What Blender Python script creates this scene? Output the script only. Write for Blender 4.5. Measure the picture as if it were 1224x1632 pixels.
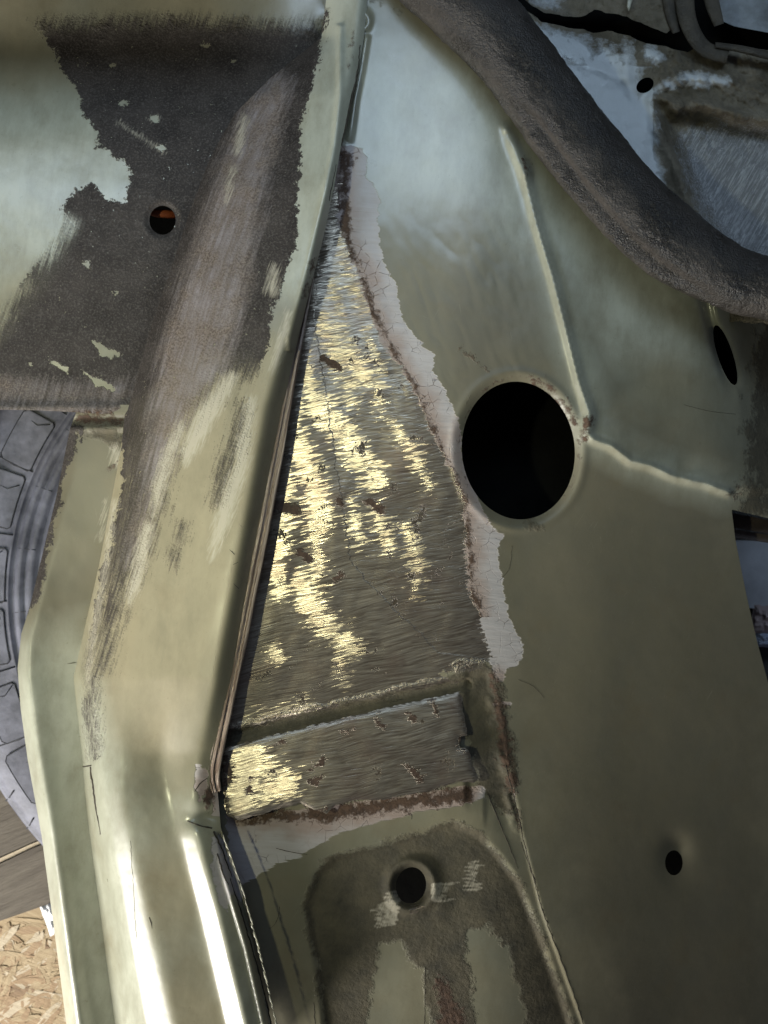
import bpy, math, random
import numpy as np
from mathutils import Vector, Matrix

for o in list(bpy.data.objects):
    bpy.data.objects.remove(o, do_unlink=True)
scn = bpy.context.scene
COL = scn.collection
R = math.radians
S = 0.0004                      # one design unit = 0.4 mm
D = 1900.0                      # camera distance above the sheet metal, in units
CX, CY = 612.0, 816.0

# ------------------------------------------------------------------ camera
cam_d = bpy.data.cameras.new("camera")
cam = bpy.data.objects.new("camera", cam_d); COL.objects.link(cam)
cam.location = (0, 0, D * S)
cam_d.sensor_fit = 'VERTICAL'; cam_d.sensor_height = 24.0
cam_d.lens = 24.0 * D / 1632.0
cam_d.clip_start = 0.01; cam_d.clip_end = 50
cam_d.dof.use_dof = True; cam_d.dof.focus_distance = (D - 20) * S; cam_d.dof.aperture_fstop = 7.0
scn.camera = cam

# ------------------------------------------------------------------ world + lamps
w = bpy.data.worlds.new("World"); scn.world = w; w.use_nodes = True
bg = w.node_tree.nodes['Background']; bg.inputs[0].default_value = (0.72, 0.80, 1.0, 1); bg.inputs[1].default_value = 0.06

def area(name, loc, target, power, sx, sy, col):
    l = bpy.data.lights.new(name, 'AREA'); l.shape = 'RECTANGLE'; l.size = sx; l.size_y = sy
    l.energy = power; l.color = col
    o = bpy.data.objects.new(name, l); COL.objects.link(o); o.location = loc
    d = Vector(target) - Vector(loc); o.rotation_euler = d.to_track_quat('-Z', 'Y').to_euler()
    return o
area("doorway_light", (-0.76, -0.74, 0.27), (-0.14, -0.08, 0), 18, 0.36, 0.46, (1.0, 0.965, 0.89))
wl = area("window_light", (-0.02, 0.57, 1.0), (0.0, 0.36, 0), 1.2, 1.3, 0.30, (0.60, 0.79, 1.0)); wl.data.spread = R(68)
kl = area("work_lamp", (-0.56, -0.04, 1.0), (-0.10, -0.02, 0), 0.30, 0.026, 0.044, (1.0, 1.0, 0.64)); kl.data.spread = R(48)

scn.view_settings.view_transform = 'Standard'; scn.view_settings.look = 'None'
scn.view_settings.exposure = 0.0; scn.view_settings.gamma = 1.0
scn.cycles.use_denoising = True
scn.cycles.max_bounces = 5; scn.cycles.caustics_reflective = False; scn.cycles.caustics_refractive = False
scn.cycles.sample_clamp_indirect = 4.0

# ------------------------------------------------------------------ helpers: maths
def unproj(U, V, Z):
    k = (D - Z) / D * S
    return np.stack([(U - CX) * k, -(V - CY) * k, Z * S], -1)

def vnoise(U, V, sc, seed=0, octs=4, ang=0.0, sy=None):
    """fBm value noise, about -1..1, feature size sc (sy across)"""
    U = np.asarray(U, float); V = np.asarray(V, float)
    c, s = math.cos(ang), math.sin(ang)
    x = (U * c + V * s) / sc; y = (-U * s + V * c) / (sy or sc)
    out = np.zeros(np.broadcast(x, y).shape); amp = 1.0; tot = 0
    for k in range(octs):
        xi = np.floor(x).astype(np.int64); yi = np.floor(y).astype(np.int64)
        fx = x - xi; fy = y - yi
        fx = fx * fx * (3 - 2 * fx); fy = fy * fy * (3 - 2 * fy)
        def h(a, b):
            n = (a * 374761393 + b * 668265263 + (seed + k * 17) * 2147483647) & 0xffffffff
            n = ((n ^ (n >> 13)) * 1274126177) & 0xffffffff
            n = n ^ (n >> 16)
            return (n & 0xffff) / 32767.5 - 1.0
        v = (h(xi, yi) * (1 - fx) + h(xi + 1, yi) * fx) * (1 - fy) + (h(xi, yi + 1) * (1 - fx) + h(xi + 1, yi + 1) * fx) * fy
        out += v * amp; tot += amp; amp *= 0.5; x = x * 2.03 + 7.1; y = y * 2.03 + 3.3
    return out / tot * 1.4

def seg_dist(U, V, a, b):
    dx, dy = b[0] - a[0], b[1] - a[1]; L = dx * dx + dy * dy + 1e-9
    t = np.clip(((U - a[0]) * dx + (V - a[1]) * dy) / L, 0, 1)
    px, py = a[0] + t * dx, a[1] + t * dy
    return np.hypot(U - px, V - py), t, px, py

def sdf_poly(U, V, P):
    """signed distance, positive inside"""
    d = np.full(np.shape(U), 1e9); ins = np.zeros(np.shape(U), bool)
    n = len(P)
    for i in range(n):
        a, b = P[i], P[(i + 1) % n]
        dd, _, _, _ = seg_dist(U, V, a, b); d = np.minimum(d, dd)
        if a[1] != b[1]:
            c = ((a[1] > V) != (b[1] > V)) & (U < (b[0] - a[0]) * (V - a[1]) / (b[1] - a[1]) + a[0])
            ins ^= c
    return np.where(ins, d, -d)

def sdf_ell(U, V, cx, cy, rx, ry, ang=0.0):
    c, s = math.cos(ang), math.sin(ang)
    x = ((U - cx) * c + (V - cy) * s) / rx; y = (-(U - cx) * s + (V - cy) * c) / ry
    return (1 - np.hypot(x, y)) * min(rx, ry) if rx == ry else (1 - np.hypot(x, y)) * (rx * ry) / np.maximum(np.hypot(x * ry, y * rx) / np.maximum(np.hypot(x, y), 1e-6), 1e-6)

def line_d(U, V, P, W=None):
    """distance to a polyline, signed horizontal offset, interpolated width"""
    d = np.full(np.shape(U), 1e9); off = np.zeros(np.shape(U)); ww = np.ones(np.shape(U)); tt = np.zeros(np.shape(U))
    n = len(P) - 1
    for i in range(n):
        dd, t, px, py = seg_dist(U, V, P[i], P[i + 1])
        m = dd < d
        d = np.where(m, dd, d); off = np.where(m, U - px, off); tt = np.where(m, (i + t) / n, tt)
        if W is not None: ww = np.where(m, W[i] * (1 - t) + W[i + 1] * t, ww)
    return d, off, ww, tt

def stroke(U, V, P, W):
    if not isinstance(W, (list, tuple)): W = [W] * len(P)
    d, _, ww, _ = line_d(U, V, P, W)
    return ww - d

def gauss(Z, s):
    if s <= 0: return Z
    r = int(max(1, math.ceil(3 * s))); k = np.exp(-0.5 * (np.arange(-r, r + 1) / s) ** 2); k /= k.sum()
    for ax in (0, 1):
        pad = [(0, 0), (0, 0)]; pad[ax] = (r, r)
        P = np.pad(Z, pad, mode='reflect', reflect_type='odd')
        out = np.zeros_like(Z)
        for i, kk in enumerate(k):
            out += kk * (P[i:i + Z.shape[0], :] if ax == 0 else P[:, i:i + Z.shape[1]])
        Z = out
    return Z

def sstep(a, b, x):
    t = np.clip((x - a) / (b - a), 0, 1); return t * t * (3 - 2 * t)

def loft(U, V, stations):
    """stations: [(v, [(u,z)...])...] equal knot counts; linear between knots"""
    vs = [s[0] for s in stations]; K = len(stations[0][1])
    us = np.array([[k[0] for k in s[1]] for s in stations], float); zs = np.array([[k[1] for k in s[1]] for s in stations], float)
    Z = np.zeros(U.shape)
    for r in range(U.shape[0]):
        v = V[r, 0]
        uk = [np.interp(v, vs, us[:, j]) for j in range(K)]; zk = [np.interp(v, vs, zs[:, j]) for j in range(K)]
        Z[r] = np.interp(U[r], uk, zk)
        sl0 = (zk[1] - zk[0]) / (uk[1] - uk[0] + 1e-6); sl1 = (zk[-1] - zk[-2]) / (uk[-1] - uk[-2] + 1e-6)
        Z[r] = np.where(U[r] < uk[0], zk[0] + (U[r] - uk[0]) * sl0, Z[r])
        Z[r] = np.where(U[r] > uk[-1], zk[-1] + (U[r] - uk[-1]) * sl1, Z[r])
    return Z

# ------------------------------------------------------------------ helpers: objects
ATTRS = ['under', 'primer', 'metal', 'rust', 'grime', 'streak', 'dust_sheen', 'glint', 'pale', 'film_shade', 'tan', 'fray']

def mesh_obj(name, verts, faces, mat, parent=None, smooth=True, attrs=None):
    me = bpy.data.meshes.new(name)
    verts = np.asarray(verts, float)
    if isinstance(faces, np.ndarray) and faces.ndim == 2:
        nv = faces.shape[1]
        me.vertices.add(len(verts)); me.vertices.foreach_set('co', verts.astype(np.float32).ravel())
        me.loops.add(faces.size); me.loops.foreach_set('vertex_index', faces.astype(np.int32).ravel())
        me.polygons.add(len(faces)); me.polygons.foreach_set('loop_start', np.arange(0, faces.size, nv, dtype=np.int32))
        me.update(calc_edges=True)
    else:
        me.from_pydata(verts.tolist(), [], faces)
    me.validate(); me.update()
    if smooth: me.polygons.foreach_set('use_smooth', np.ones(len(me.polygons), bool))
    if attrs:
        for k, a in attrs.items():
            at = me.attributes.new(k, 'FLOAT', 'POINT'); at.data.foreach_set('value', np.asarray(a, np.float32).ravel())
    me.materials.append(mat)
    o = bpy.data.objects.new(name, me); COL.objects.link(o)
    if parent is not None: adopt(o, parent)
    return o

def adopt(o, parent):
    """parent keeping world placement"""
    o.parent = parent
    t = Matrix.Translation(parent.location) if parent.parent is None else Matrix.Identity(4)
    o.matrix_parent_inverse = t.inverted()

def tag(o, label, cat=None, group=None, kind=None):
    if label: o['label'] = label
    if cat: o['category'] = cat
    if group: o['group'] = group
    if kind: o['kind'] = kind
    return o

def empty(name, u, v, z, label, cat, group=None):
    o = bpy.data.objects.new(name, None); COL.objects.link(o)
    o.location = unproj(np.array(u, float), np.array(v, float), np.array(z, float)); o.empty_display_size = 0.02
    return tag(o, label, cat, group)

class Sheet:
    """a pressed sheet: height over (u,v), cut to an outline with holes, with a turned-back rim"""
    def __init__(self, u0, u1, v0, v1, step, zfun, blur=3.0):
        self.u = np.arange(u0, u1 + step, step); self.v = np.arange(v0, v1 + step, step); self.step = step
        self.U, self.V = np.meshgrid(self.u, self.v)
        self.Z = zfun(self.U, self.V, lambda a, s: gauss(a, s / step))
    def z(self, U, V):
        U = np.asarray(U, float); V = np.asarray(V, float)
        x = np.clip((U - self.u[0]) / self.step, 0, len(self.u) - 1.001); y = np.clip((V - self.v[0]) / self.step, 0, len(self.v) - 1.001)
        i = x.astype(int); j = y.astype(int); fx = x - i; fy = y - j; Z = self.Z
        return (Z[j, i] * (1 - fx) + Z[j, i + 1] * fx) * (1 - fy) + (Z[j + 1, i] * (1 - fx) + Z[j + 1, i + 1] * fx) * fy
    def build(self, name, F, mat, parent=None, attrs=None, thick=4.0, dz=0.0):
        U, V = self.U, self.V; f = F(U, V); f = np.where(np.abs(f) < 1e-3, 1e-3, f)
        H, Wd = U.shape; idx = np.arange(H * Wd).reshape(H, Wd)
        a, b, c, d = (x.ravel() for x in (idx[:-1, :-1], idx[:-1, 1:], idx[1:, 1:], idx[1:, :-1]))
        T = np.concatenate([np.stack([a, d, c], -1), np.stack([a, c, b], -1)])
        fr = f.ravel(); ins = fr[T] > 0; cnt_ = ins.sum(1)
        uu = U.ravel(); vv = V.ravel(); out = [T[cnt_ == 3]]
        cut = T[(cnt_ == 1) | (cnt_ == 2)]; ci = fr[cut] > 0
        # rotate so that the odd vertex comes first
        odd = np.where(ci.sum(1) == 1, np.argmax(ci, 1), np.argmin(ci, 1)); r_ = np.arange(len(cut))
        A0 = cut[r_, odd]; B0 = cut[r_, (odd + 1) % 3]; C0 = cut[r_, (odd + 2) % 3]; one = ci.sum(1) == 1
        NV = H * Wd; ek = np.concatenate([np.minimum(A0, B0) * NV + np.maximum(A0, B0), np.minimum(A0, C0) * NV + np.maximum(A0, C0)])
        uk, inv = np.unique(ek, return_inverse=True); p0 = uk // NV; p1 = uk % NV
        t = fr[p0] / (fr[p0] - fr[p1]); uu = np.concatenate([uu, uu[p0] + (uu[p1] - uu[p0]) * t]); vv = np.concatenate([vv, vv[p0] + (vv[p1] - vv[p0]) * t])
        eb = inv[:len(cut)] + NV; ec = inv[len(cut):] + NV
        out.append(np.stack([A0, eb, ec], -1)[one])
        out.append(np.stack([eb, B0, C0], -1)[~one]); out.append(np.stack([eb, C0, ec], -1)[~one])
        T = np.concatenate(out)
        used = np.unique(T); remap = -np.ones(len(uu), int); remap[used] = np.arange(len(used)); T = remap[T]
        uu = uu[used]; vv = vv[used]; zz = self.z(uu, vv) + dz
        P = unproj(uu, vv, zz)
        E = np.concatenate([T[:, [0, 1]], T[:, [1, 2]], T[:, [2, 0]]])
        key = np.minimum(E[:, 0], E[:, 1]) * (len(used) + 1) + np.maximum(E[:, 0], E[:, 1])
        _, inv, cnt = np.unique(key, return_inverse=True, return_counts=True)
        B = E[cnt[inv] == 1]
        if thick > 0 and len(B):
            bv = np.unique(B); nb_ = len(bv); m1 = -np.ones(len(used), int); m1[bv] = np.arange(nb_) + len(used)
            hi = unproj(uu[bv], vv[bv], zz[bv]); lo = unproj(uu[bv], vv[bv], zz[bv] - thick)
            P = np.concatenate([P, hi, lo]); x0, x1 = m1[B[:, 0]], m1[B[:, 1]]
            T = np.concatenate([T, np.stack([x1, x0, x0 + nb_], -1), np.stack([x1, x0 + nb_, x1 + nb_], -1)])
            uu = np.concatenate([uu, uu[bv], uu[bv]]); vv = np.concatenate([vv, vv[bv], vv[bv]])
        at = {}
        if attrs:
            A = attrs(uu, vv)
            for k in ATTRS:
                at[k] = np.clip(np.asarray(A.get(k, -60.0)) + 0 * uu, -60, 60)
        return mesh_obj(name, P, T, mat, parent, True, at)

def tube(pts, rad, n=12, close=True, noise=0.0, seed=1, squash=1.0):
    """pts in world units, rad list -> verts, faces (quads)"""
    pts = [Vector(p) for p in pts]; V = []; F = []
    up = Vector((0, 0, 1)); rnd = random.Random(seed)
    for i, p in enumerate(pts):
        t = (pts[min(i + 1, len(pts) - 1)] - pts[max(i - 1, 0)]).normalized()
        s = t.cross(up)
        if s.length < 1e-4: s = Vector((1, 0, 0))
        s.normalize(); q = s.cross(t)
        for k in range(n):
            a = 2 * math.pi * k / n; r = rad[i] if hasattr(rad, '__len__') else rad
            r *= 1 + noise * (rnd.random() - .5)
            V.append(p + s * math.cos(a) * r + q * math.sin(a) * r * squash)
    for i in range(len(pts) - 1):
        for k in range(n):
            F.append((i * n + k, i * n + (k + 1) % n, (i + 1) * n + (k + 1) % n, (i + 1) * n + k))
    if close:
        F.append(tuple(range(n))[::-1]); F.append(tuple((len(pts) - 1) * n + k for k in range(n)))
    return [tuple(v) for v in V], F

def resample(P, step):
    P = [tuple(map(float, p)) for p in P]; out = [P[0]]
    # Catmull-Rom
    Q = [P[0]] + P + [P[-1]]
    for i in range(1, len(Q) - 2):
        a, b, c, d = map(np.array, (Q[i - 1], Q[i], Q[i + 1], Q[i + 2]))
        n = max(1, int(np.linalg.norm((c - b)[:2]) / step))
        for k in range(1, n + 1):
            t = k / n
            out.append(tuple(0.5 * ((2 * b) + (-a + c) * t + (2 * a - 5 * b + 4 * c - d) * t * t + (-a + 3 * b - 3 * c + d) * t ** 3)))
    return out

class Batch:
    def __init__(s): s.v = []; s.f = []
    def add(s, vf):
        n = len(s.v); s.v += vf[0]; s.f += [tuple(i + n for i in f) for f in vf[1]]
    def build(s, name, mat, parent=None, smooth=True):
        return mesh_obj(name, s.v, s.f, mat, parent, smooth)

def box(c, sx, sy, sz, rz=0.0, bev=0.0):
    co, si = math.cos(rz), math.sin(rz); V = []
    b = bev
    # bevelled box: 3 rings
    for (z, ins) in ((-sz / 2, 0), (sz / 2 - b, 0), (sz / 2, b)):
        for x, y in ((-sx / 2 + ins, -sy / 2 + ins), (sx / 2 - ins, -sy / 2 + ins), (sx / 2 - ins, sy / 2 - ins), (-sx / 2 + ins, sy / 2 - ins)):
            V.append((c[0] + x * co - y * si, c[1] + x * si + y * co, c[2] + z))
    F = [(3, 2, 1, 0), (8, 9, 10, 11)]
    for r in (0, 4):
        for k in range(4): F.append((r + k, r + (k + 1) % 4, r + 4 + (k + 1) % 4, r + 4 + k))
    return V, F

# ------------------------------------------------------------------ helpers: nodes
class NT:
    def __init__(self, name):
        self.m = bpy.data.materials.new(name); self.m.use_nodes = True
        self.t = self.m.node_tree; self.t.nodes.clear()
        self.out = self.t.nodes.new('ShaderNodeOutputMaterial')
        self.p = self.t.nodes.new('ShaderNodeBsdfPrincipled'); self.t.links.new(self.p.outputs[0], self.out.inputs[0])
        tc = self.t.nodes.new('ShaderNodeTexCoord'); vm = self.t.nodes.new('ShaderNodeVectorMath'); vm.operation = 'SCALE'
        vm.inputs['Scale'].default_value = 1 / S; self.t.links.new(tc.outputs['Object'], vm.inputs[0]); self.P = vm.outputs[0]
    def _in(self, node, key, v):
        s = node.inputs[key]
        if isinstance(v, bpy.types.NodeSocket): self.t.links.new(v, s)
        elif v is not None:
            if s.type == 'RGBA' and len(v) == 3: v = (*v, 1)
            s.default_value = v
    def set(self, key, v): self._in(self.p, key, v)
    def math(self, op, a, b=None, c=None, clamp=False):
        n = self.t.nodes.new('ShaderNodeMath'); n.operation = op; n.use_clamp = clamp
        self._in(n, 0, a); self._in(n, 1, b); self._in(n, 2, c); return n.outputs[0]
    def map(self, scale=(1, 1, 1), rot=0.0, loc=(0, 0, 0), vec=None):
        n = self.t.nodes.new('ShaderNodeMapping'); n.vector_type = 'POINT'
        # rotate first, then scale
        r = self.t.nodes.new('ShaderNodeVectorRotate'); r.rotation_type = 'Z_AXIS'; r.inputs['Angle'].default_value = rot
        self.t.links.new(vec or self.P, r.inputs['Vector']); self.t.links.new(r.outputs[0], n.inputs[0])
        n.inputs['Scale'].default_value = scale; n.inputs['Location'].default_value = loc; return n.outputs[0]
    def noise(self, size=30, detail=6, rough=0.55, vec=None, dist=0.0, sy=None, rot=0.0, loc=(0, 0, 0)):
        """noise with feature size in design units; sy = size across"""
        v = self.map((1 / size, 1 / (sy or size), 1 / (sy or size)), rot, loc, vec)
        n = self.t.nodes.new('ShaderNodeTexNoise'); n.inputs['Scale'].default_value = 1.0; n.inputs['Detail'].default_value = detail
        n.inputs['Roughness'].default_value = rough; n.inputs['Distortion'].default_value = dist
        self.t.links.new(v, n.inputs['Vector']); return n.outputs['Fac']
    def voro(self, size=20, feature='DISTANCE_TO_EDGE', vec=None, rnd=1.0, sy=None, rot=0.0):
        v = self.map((1 / size, 1 / (sy or size), 1 / size), rot, (0, 0, 0), vec)
        n = self.t.nodes.new('ShaderNodeTexVoronoi'); n.feature = feature; n.inputs['Scale'].default_value = 1.0; n.inputs['Randomness'].default_value = rnd
        self.t.links.new(v, n.inputs['Vector']); return n.outputs['Distance']
    def rng(self, v, a, b, c=0.0, d=1.0, smooth=False):
        n = self.t.nodes.new('ShaderNodeMapRange'); n.clamp = True
        if smooth: n.interpolation_type = 'SMOOTHSTEP'
        self._in(n, 'Value', v); self._in(n, 'From Min', a); self._in(n, 'From Max', b); self._in(n, 'To Min', c); self._in(n, 'To Max', d); return n.outputs[0]
    def mix(self, f, a, b):
        n = self.t.nodes.new('ShaderNodeMix'); n.data_type = 'RGBA'
        for k, v in ((0, f), (6, a), (7, b)):
            s = n.inputs[k]
            if isinstance(v, bpy.types.NodeSocket): self.t.links.new(v, s)
            else: s.default_value = (*v, 1) if hasattr(v, '__len__') and len(v) == 3 else v
        return n.outputs[2]
    def mixf(self, f, a, b):
        n = self.t.nodes.new('ShaderNodeMix'); n.data_type = 'FLOAT'
        for k, v in ((0, f), (2, a), (3, b)):
            s = n.inputs[k]
            if isinstance(v, bpy.types.NodeSocket): self.t.links.new(v, s)
            else: s.default_value = v
        return n.outputs[0]
    def attr(self, name):
        n = self.t.nodes.new('ShaderNodeAttribute'); n.attribute_name = name; return n.outputs['Fac']
    def bump(self, h, strength=1.0, dist=1.0, normal=None):
        n = self.t.nodes.new('ShaderNodeBump'); self._in(n, 'Strength', strength); n.inputs['Distance'].default_value = dist * S
        self._in(n, 'Height', h)
        if normal: self.t.links.new(normal, n.inputs['Normal'])
        return n.outputs[0]
    def edge(self, a, *terms, w=0.7):
        """mask from a signed distance plus (noise, amplitude) terms"""
        s = a
        for nz, amp in terms:
            s = self.math('ADD', s, self.math('MULTIPLY', self.math('SUBTRACT', nz, 0.5), amp))
        return self.rng(s, -w, w)

# ------------------------------------------------------------------ the worn body paint
def body_paint():
    m = NT('worn_body_paint')
    nbig = m.noise(160, 4, 0.5); nmid = m.noise(38, 6, 0.6); nfin = m.noise(9, 5, 0.65); nspk = m.noise(3.2, 2, 0.6)
    nstr = m.noise(70, 5, 0.6, sy=7, rot=R(-72))          # streaks along the rail
    # base enamel
    col = m.mix(m.rng(nbig, 0.35, 0.68), (0.275, 0.252, 0.172), (0.222, 0.220, 0.165))
    tn_ = m.edge(m.attr('tan'), (nbig, 50), (nmid, 20), w=24)
    col = m.mix(tn_, col, m.mix(nbig, (0.36, 0.312, 0.205), (0.30, 0.268, 0.182)))
    fl_ = m.edge(m.attr('film_shade'), (nbig, 60), (nmid, 40), w=36)
    col = m.mix(m.math('MULTIPLY', fl_, 0.75), col, m.mix(nmid, (0.165, 0.142, 0.096), (0.118, 0.110, 0.080)))  # brown film; on the lower right it also paints in shade
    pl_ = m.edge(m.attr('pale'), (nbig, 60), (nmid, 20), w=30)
    col = m.mix(pl_, col, m.mix(nmid, (0.39, 0.40, 0.325), (0.49, 0.50, 0.41)))  # less yellowed enamel, also painting in sheen and lit ridges
    col = m.mix(m.rng(m.noise(45, 8, 0.72, sy=110, rot=R(6), loc=(7, 7, 0)), 0.42, 0.66, 0, 0.42), col, (0.17, 0.155, 0.10))
    stain = m.rng(m.noise(90, 7, 0.62, loc=(31, 5, 0)), 0.56, 0.76)
    col = m.mix(m.math('MULTIPLY', stain, 0.35), col, (0.17, 0.13, 0.07))
    col = m.mix(m.rng(nspk, 0.70, 0.76, 0, 0.30), col, (0.10, 0.09, 0.06))
    col = m.mix(m.rng(m.noise(14, 4, 0.7, sy=90, rot=R(8), loc=(4, 9, 0)), 0.60, 0.80, 0, 0.25), col, (0.20, 0.17, 0.12))
    rough = m.mixf(m.rng(nmid, 0.3, 0.7), 0.27, 0.38)
    for rr_, oo in ((R(20), 3.0), (R(-58), 17.0), (R(80), 29.0)):
        sc_ = m.rng(m.noise(70, 2, 0.5, sy=1.3, rot=rr_, loc=(oo, oo, 0)), 0.71, 0.76, 0, 1); sc_ = m.math('MULTIPLY', sc_, m.rng(m.noise(90, 3, 0.6, loc=(oo, 0, 0)), 0.5, 0.62))
        col = m.mix(m.math('MULTIPLY', sc_, 0.28), col, (0.46, 0.43, 0.34))
    col = m.mix(m.rng(m.noise(7, 3, 0.7, loc=(3, 3, 3)), 0.68, 0.74, 0, 0.35), col, (0.13, 0.105, 0.06))
    rough = m.mixf(tn_, rough, 0.50); rough = m.mixf(fl_, rough, 0.46)
    # grime film
    g = m.attr('grime'); gm = m.edge(g, (nmid, 90), (nfin, 34), w=8)
    gcol = m.mix(m.rng(nmid, 0.3, 0.7), (0.030, 0.026, 0.020), (0.115, 0.096, 0.062))
    col = m.mix(m.math('MULTIPLY', gm, 0.86), col, gcol); rough = m.mixf(gm, rough, 0.75)
    # black undercoat
    u = m.attr('under'); um = m.edge(u, (nmid, 34), (nfin, 30), (nspk, 14), w=1.0)
    frs = m.rng(m.attr('fray'), -8, 12)
    us_ = m.edge(u, (m.noise(60, 4, 0.65, sy=5, rot=R(-72)), 90), (m.noise(26, 5, 0.65), 30), (nspk, 40), w=17)
    um = m.mixf(frs, um, m.math('MULTIPLY', us_, 0.92))
    chips = m.rng(m.math('ADD', nfin, m.math('MULTIPLY', nspk, 0.35)), 0.86, 0.885)
    ucol = m.mix(m.rng(m.noise(60, 8, 0.7), 0.35, 0.7), (0.030, 0.025, 0.023), (0.068, 0.058, 0.053))
    ucol = m.mix(m.rng(nspk, 0.48, 0.74, 0, 0.55), ucol, (0.15, 0.135, 0.125))
    dm = m.edge(m.attr('dust_sheen'), (nstr, 40), (nmid, 22), (nspk, 16), w=15)
    ucol = m.mix(m.math('MULTIPLY', dm, 0.9), ucol, m.mix(m.rng(nmid, 0.35, 0.65), m.mix(m.rng(nstr, 0.35, 0.65), (0.165, 0.138, 0.125), (0.29, 0.265, 0.275)), m.mix(m.rng(nspk, 0.4, 0.6), (0.13, 0.10, 0.085), (0.24, 0.20, 0.17))))  # lavender tone paints in the gloss of the lit flank over brown dust
    um = m.math('MULTIPLY', um, m.math('SUBTRACT', 1.0, chips))
    col = m.mix(um, col, ucol); rough = m.mixf(um, rough, 0.55)
    # feathered sanding streaks: pale
    s = m.attr('streak'); sm = m.edge(s, (m.noise(26, 4, 0.6, sy=2.6, rot=R(-68), dist=0.4), 34), (nfin, 10), w=7)
    col = m.mix(m.math('MULTIPLY', sm, 0.85), col, (0.50, 0.46, 0.37)); rough = m.mixf(sm, rough, 0.5)
    # primer
    p = m.attr('primer'); pm = m.edge(p, (nfin, 4), (m.noise(60, 3, 0.6, sy=8, rot=R(4)), 17), w=0.9)
    band = m.noise(80, 3, 0.5, sy=6, rot=R(4))
    pcol = m.mix(band, (0.42, 0.385, 0.375), (0.54, 0.52, 0.53))
    cr = m.voro(19, vec=None); cr2 = m.voro(8, sy=5)
    crm = m.math('MULTIPLY', m.rng(cr, 0.0, 0.022, 1, 0), m.rng(m.noise(60, 3), 0.46, 0.60))
    crm = m.math('MULTIPLY', crm, m.rng(m.noise(11, 2), 0.38, 0.55))
    pcol = m.mix(m.math('MULTIPLY', crm, 0.55), pcol, (0.10, 0.06, 0.045))
    pcol = m.mix(m.rng(m.math('ADD', m.attr('rust'), m.math('MULTIPLY', m.math('SUBTRACT', nmid, 0.5), 50)), -34, 0, 0, 0.6, True), pcol, (0.30, 0.19, 0.135))
    col = m.mix(pm, col, pcol); rough = m.mixf(pm, rough, 0.42)
    # rust / scale
    r = m.attr('rust'); rm = m.edge(r, (m.noise(30, 6, 0.65, loc=(9, 1, 0)), 46), (nfin, 30), (nspk, 8), w=4.0)
    rcol = m.mix(m.rng(nfin, 0.35, 0.7), (0.050, 0.030, 0.020), (0.12, 0.072, 0.048))
    col = m.mix(rm, col, rcol); rough = m.mixf(rm, rough, 0.8)
    # ground bright metal
    k = m.attr('metal'); km = m.edge(k, (nfin, 18), (m.noise(18, 5, 0.65, loc=(6, 6, 1)), 22), (m.noise(30, 3, 0.6, sy=3, rot=R(-10)), 22), w=1.1)
    pits = m.math('MULTIPLY', m.rng(m.math('ADD', nmid, m.math('MULTIPLY', nspk, 0.30)), 0.80, 0.83), 1.0)
    km = m.math('MULTIPLY', km, m.math('SUBTRACT', 1.0, pits))
    brush = m.noise(80, 2, 0.5, sy=2.1, rot=R(-8)); brush2 = m.noise(120, 3, 0.6, sy=3.6, rot=R(-6))
    brush3 = m.noise(80, 2, 0.5, sy=2.3, rot=R(-17))
    bsel = m.rng(m.noise(55, 3, 0.5, loc=(8, 3, 2)), 0.44, 0.56)
    br = m.mixf(bsel, brush, brush3)
    mcol = m.mix(m.rng(br, 0.33, 0.69), (0.20, 0.165, 0.13), (0.48, 0.43, 0.355))
    mcol = m.mix(m.rng(m.noise(75, 5, 0.6, loc=(2, 2, 9)), 0.5, 0.75, 0, 0.6), mcol, (0.27, 0.19, 0.155))
    pitc = m.math('MULTIPLY', pits, m.rng(k, -1, 1))
    col = m.mix(pitc, col, (0.06, 0.045, 0.03))
    col = m.mix(km, col, mcol)
    m.set('Base Color', col)
    m.set('Metallic', m.math('MULTIPLY', km, 0.82))
    rough = m.mixf(km, rough, m.mixf(brush2, 0.24, 0.42))
    m.set('Roughness', rough)
    m.set('Specular IOR Level', m.mixf(um, 0.5, 0.18))
    notm = m.math('SUBTRACT', 1.0, m.math('MAXIMUM', m.math('MAXIMUM', km, um), m.math('MAXIMUM', gm, pm)))
    m.set('Coat Weight', m.math('MULTIPLY', m.math('MULTIPLY', notm, m.math('SUBTRACT', 1.0, m.math('MAXIMUM', tn_, fl_))), 0.6)); m.set('Coat Roughness', 0.2)
    # relief: coats have thickness
    h = m.math('MULTIPLY', um, 0.5)
    h = m.math('SUBTRACT', h, m.math('MULTIPLY', pm, 0.9))
    h = m.math('SUBTRACT', h, m.math('MULTIPLY', km, 0.45))
    h = m.math('SUBTRACT', h, m.math('MULTIPLY', m.math('MULTIPLY', m.math('MULTIPLY', crm, pm), m.math('SUBTRACT', 1.0, km)), 0.8))
    h = m.math('SUBTRACT', h, m.math('MULTIPLY', pitc, 1.2))
    h = m.math('ADD', h, m.math('MULTIPLY', m.math('MULTIPLY', nspk, um), 0.9))
    h = m.math('ADD', h, m.math('MULTIPLY', m.math('MULTIPLY', nfin, gm), 1.8))
    h = m.math('ADD', h, m.math('MULTIPLY', m.math('MULTIPLY', m.math('MULTIPLY', nfin, rm), m.math('SUBTRACT', 1.0, km)), 1.6))
    h = m.math('ADD', h, m.math('MULTIPLY', m.math('MULTIPLY', br, km), 0.5))
    h = m.math('ADD', h, m.math('MULTIPLY', m.math('MULTIPLY', band, pm), 0.8))
    h = m.math('ADD', h, m.math('MULTIPLY', nfin, 0.10))
    h = m.math('ADD', h, m.math('MULTIPLY', nmid, 0.35))
    nb = m.bump(h, 1.0, 1.0)
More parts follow.
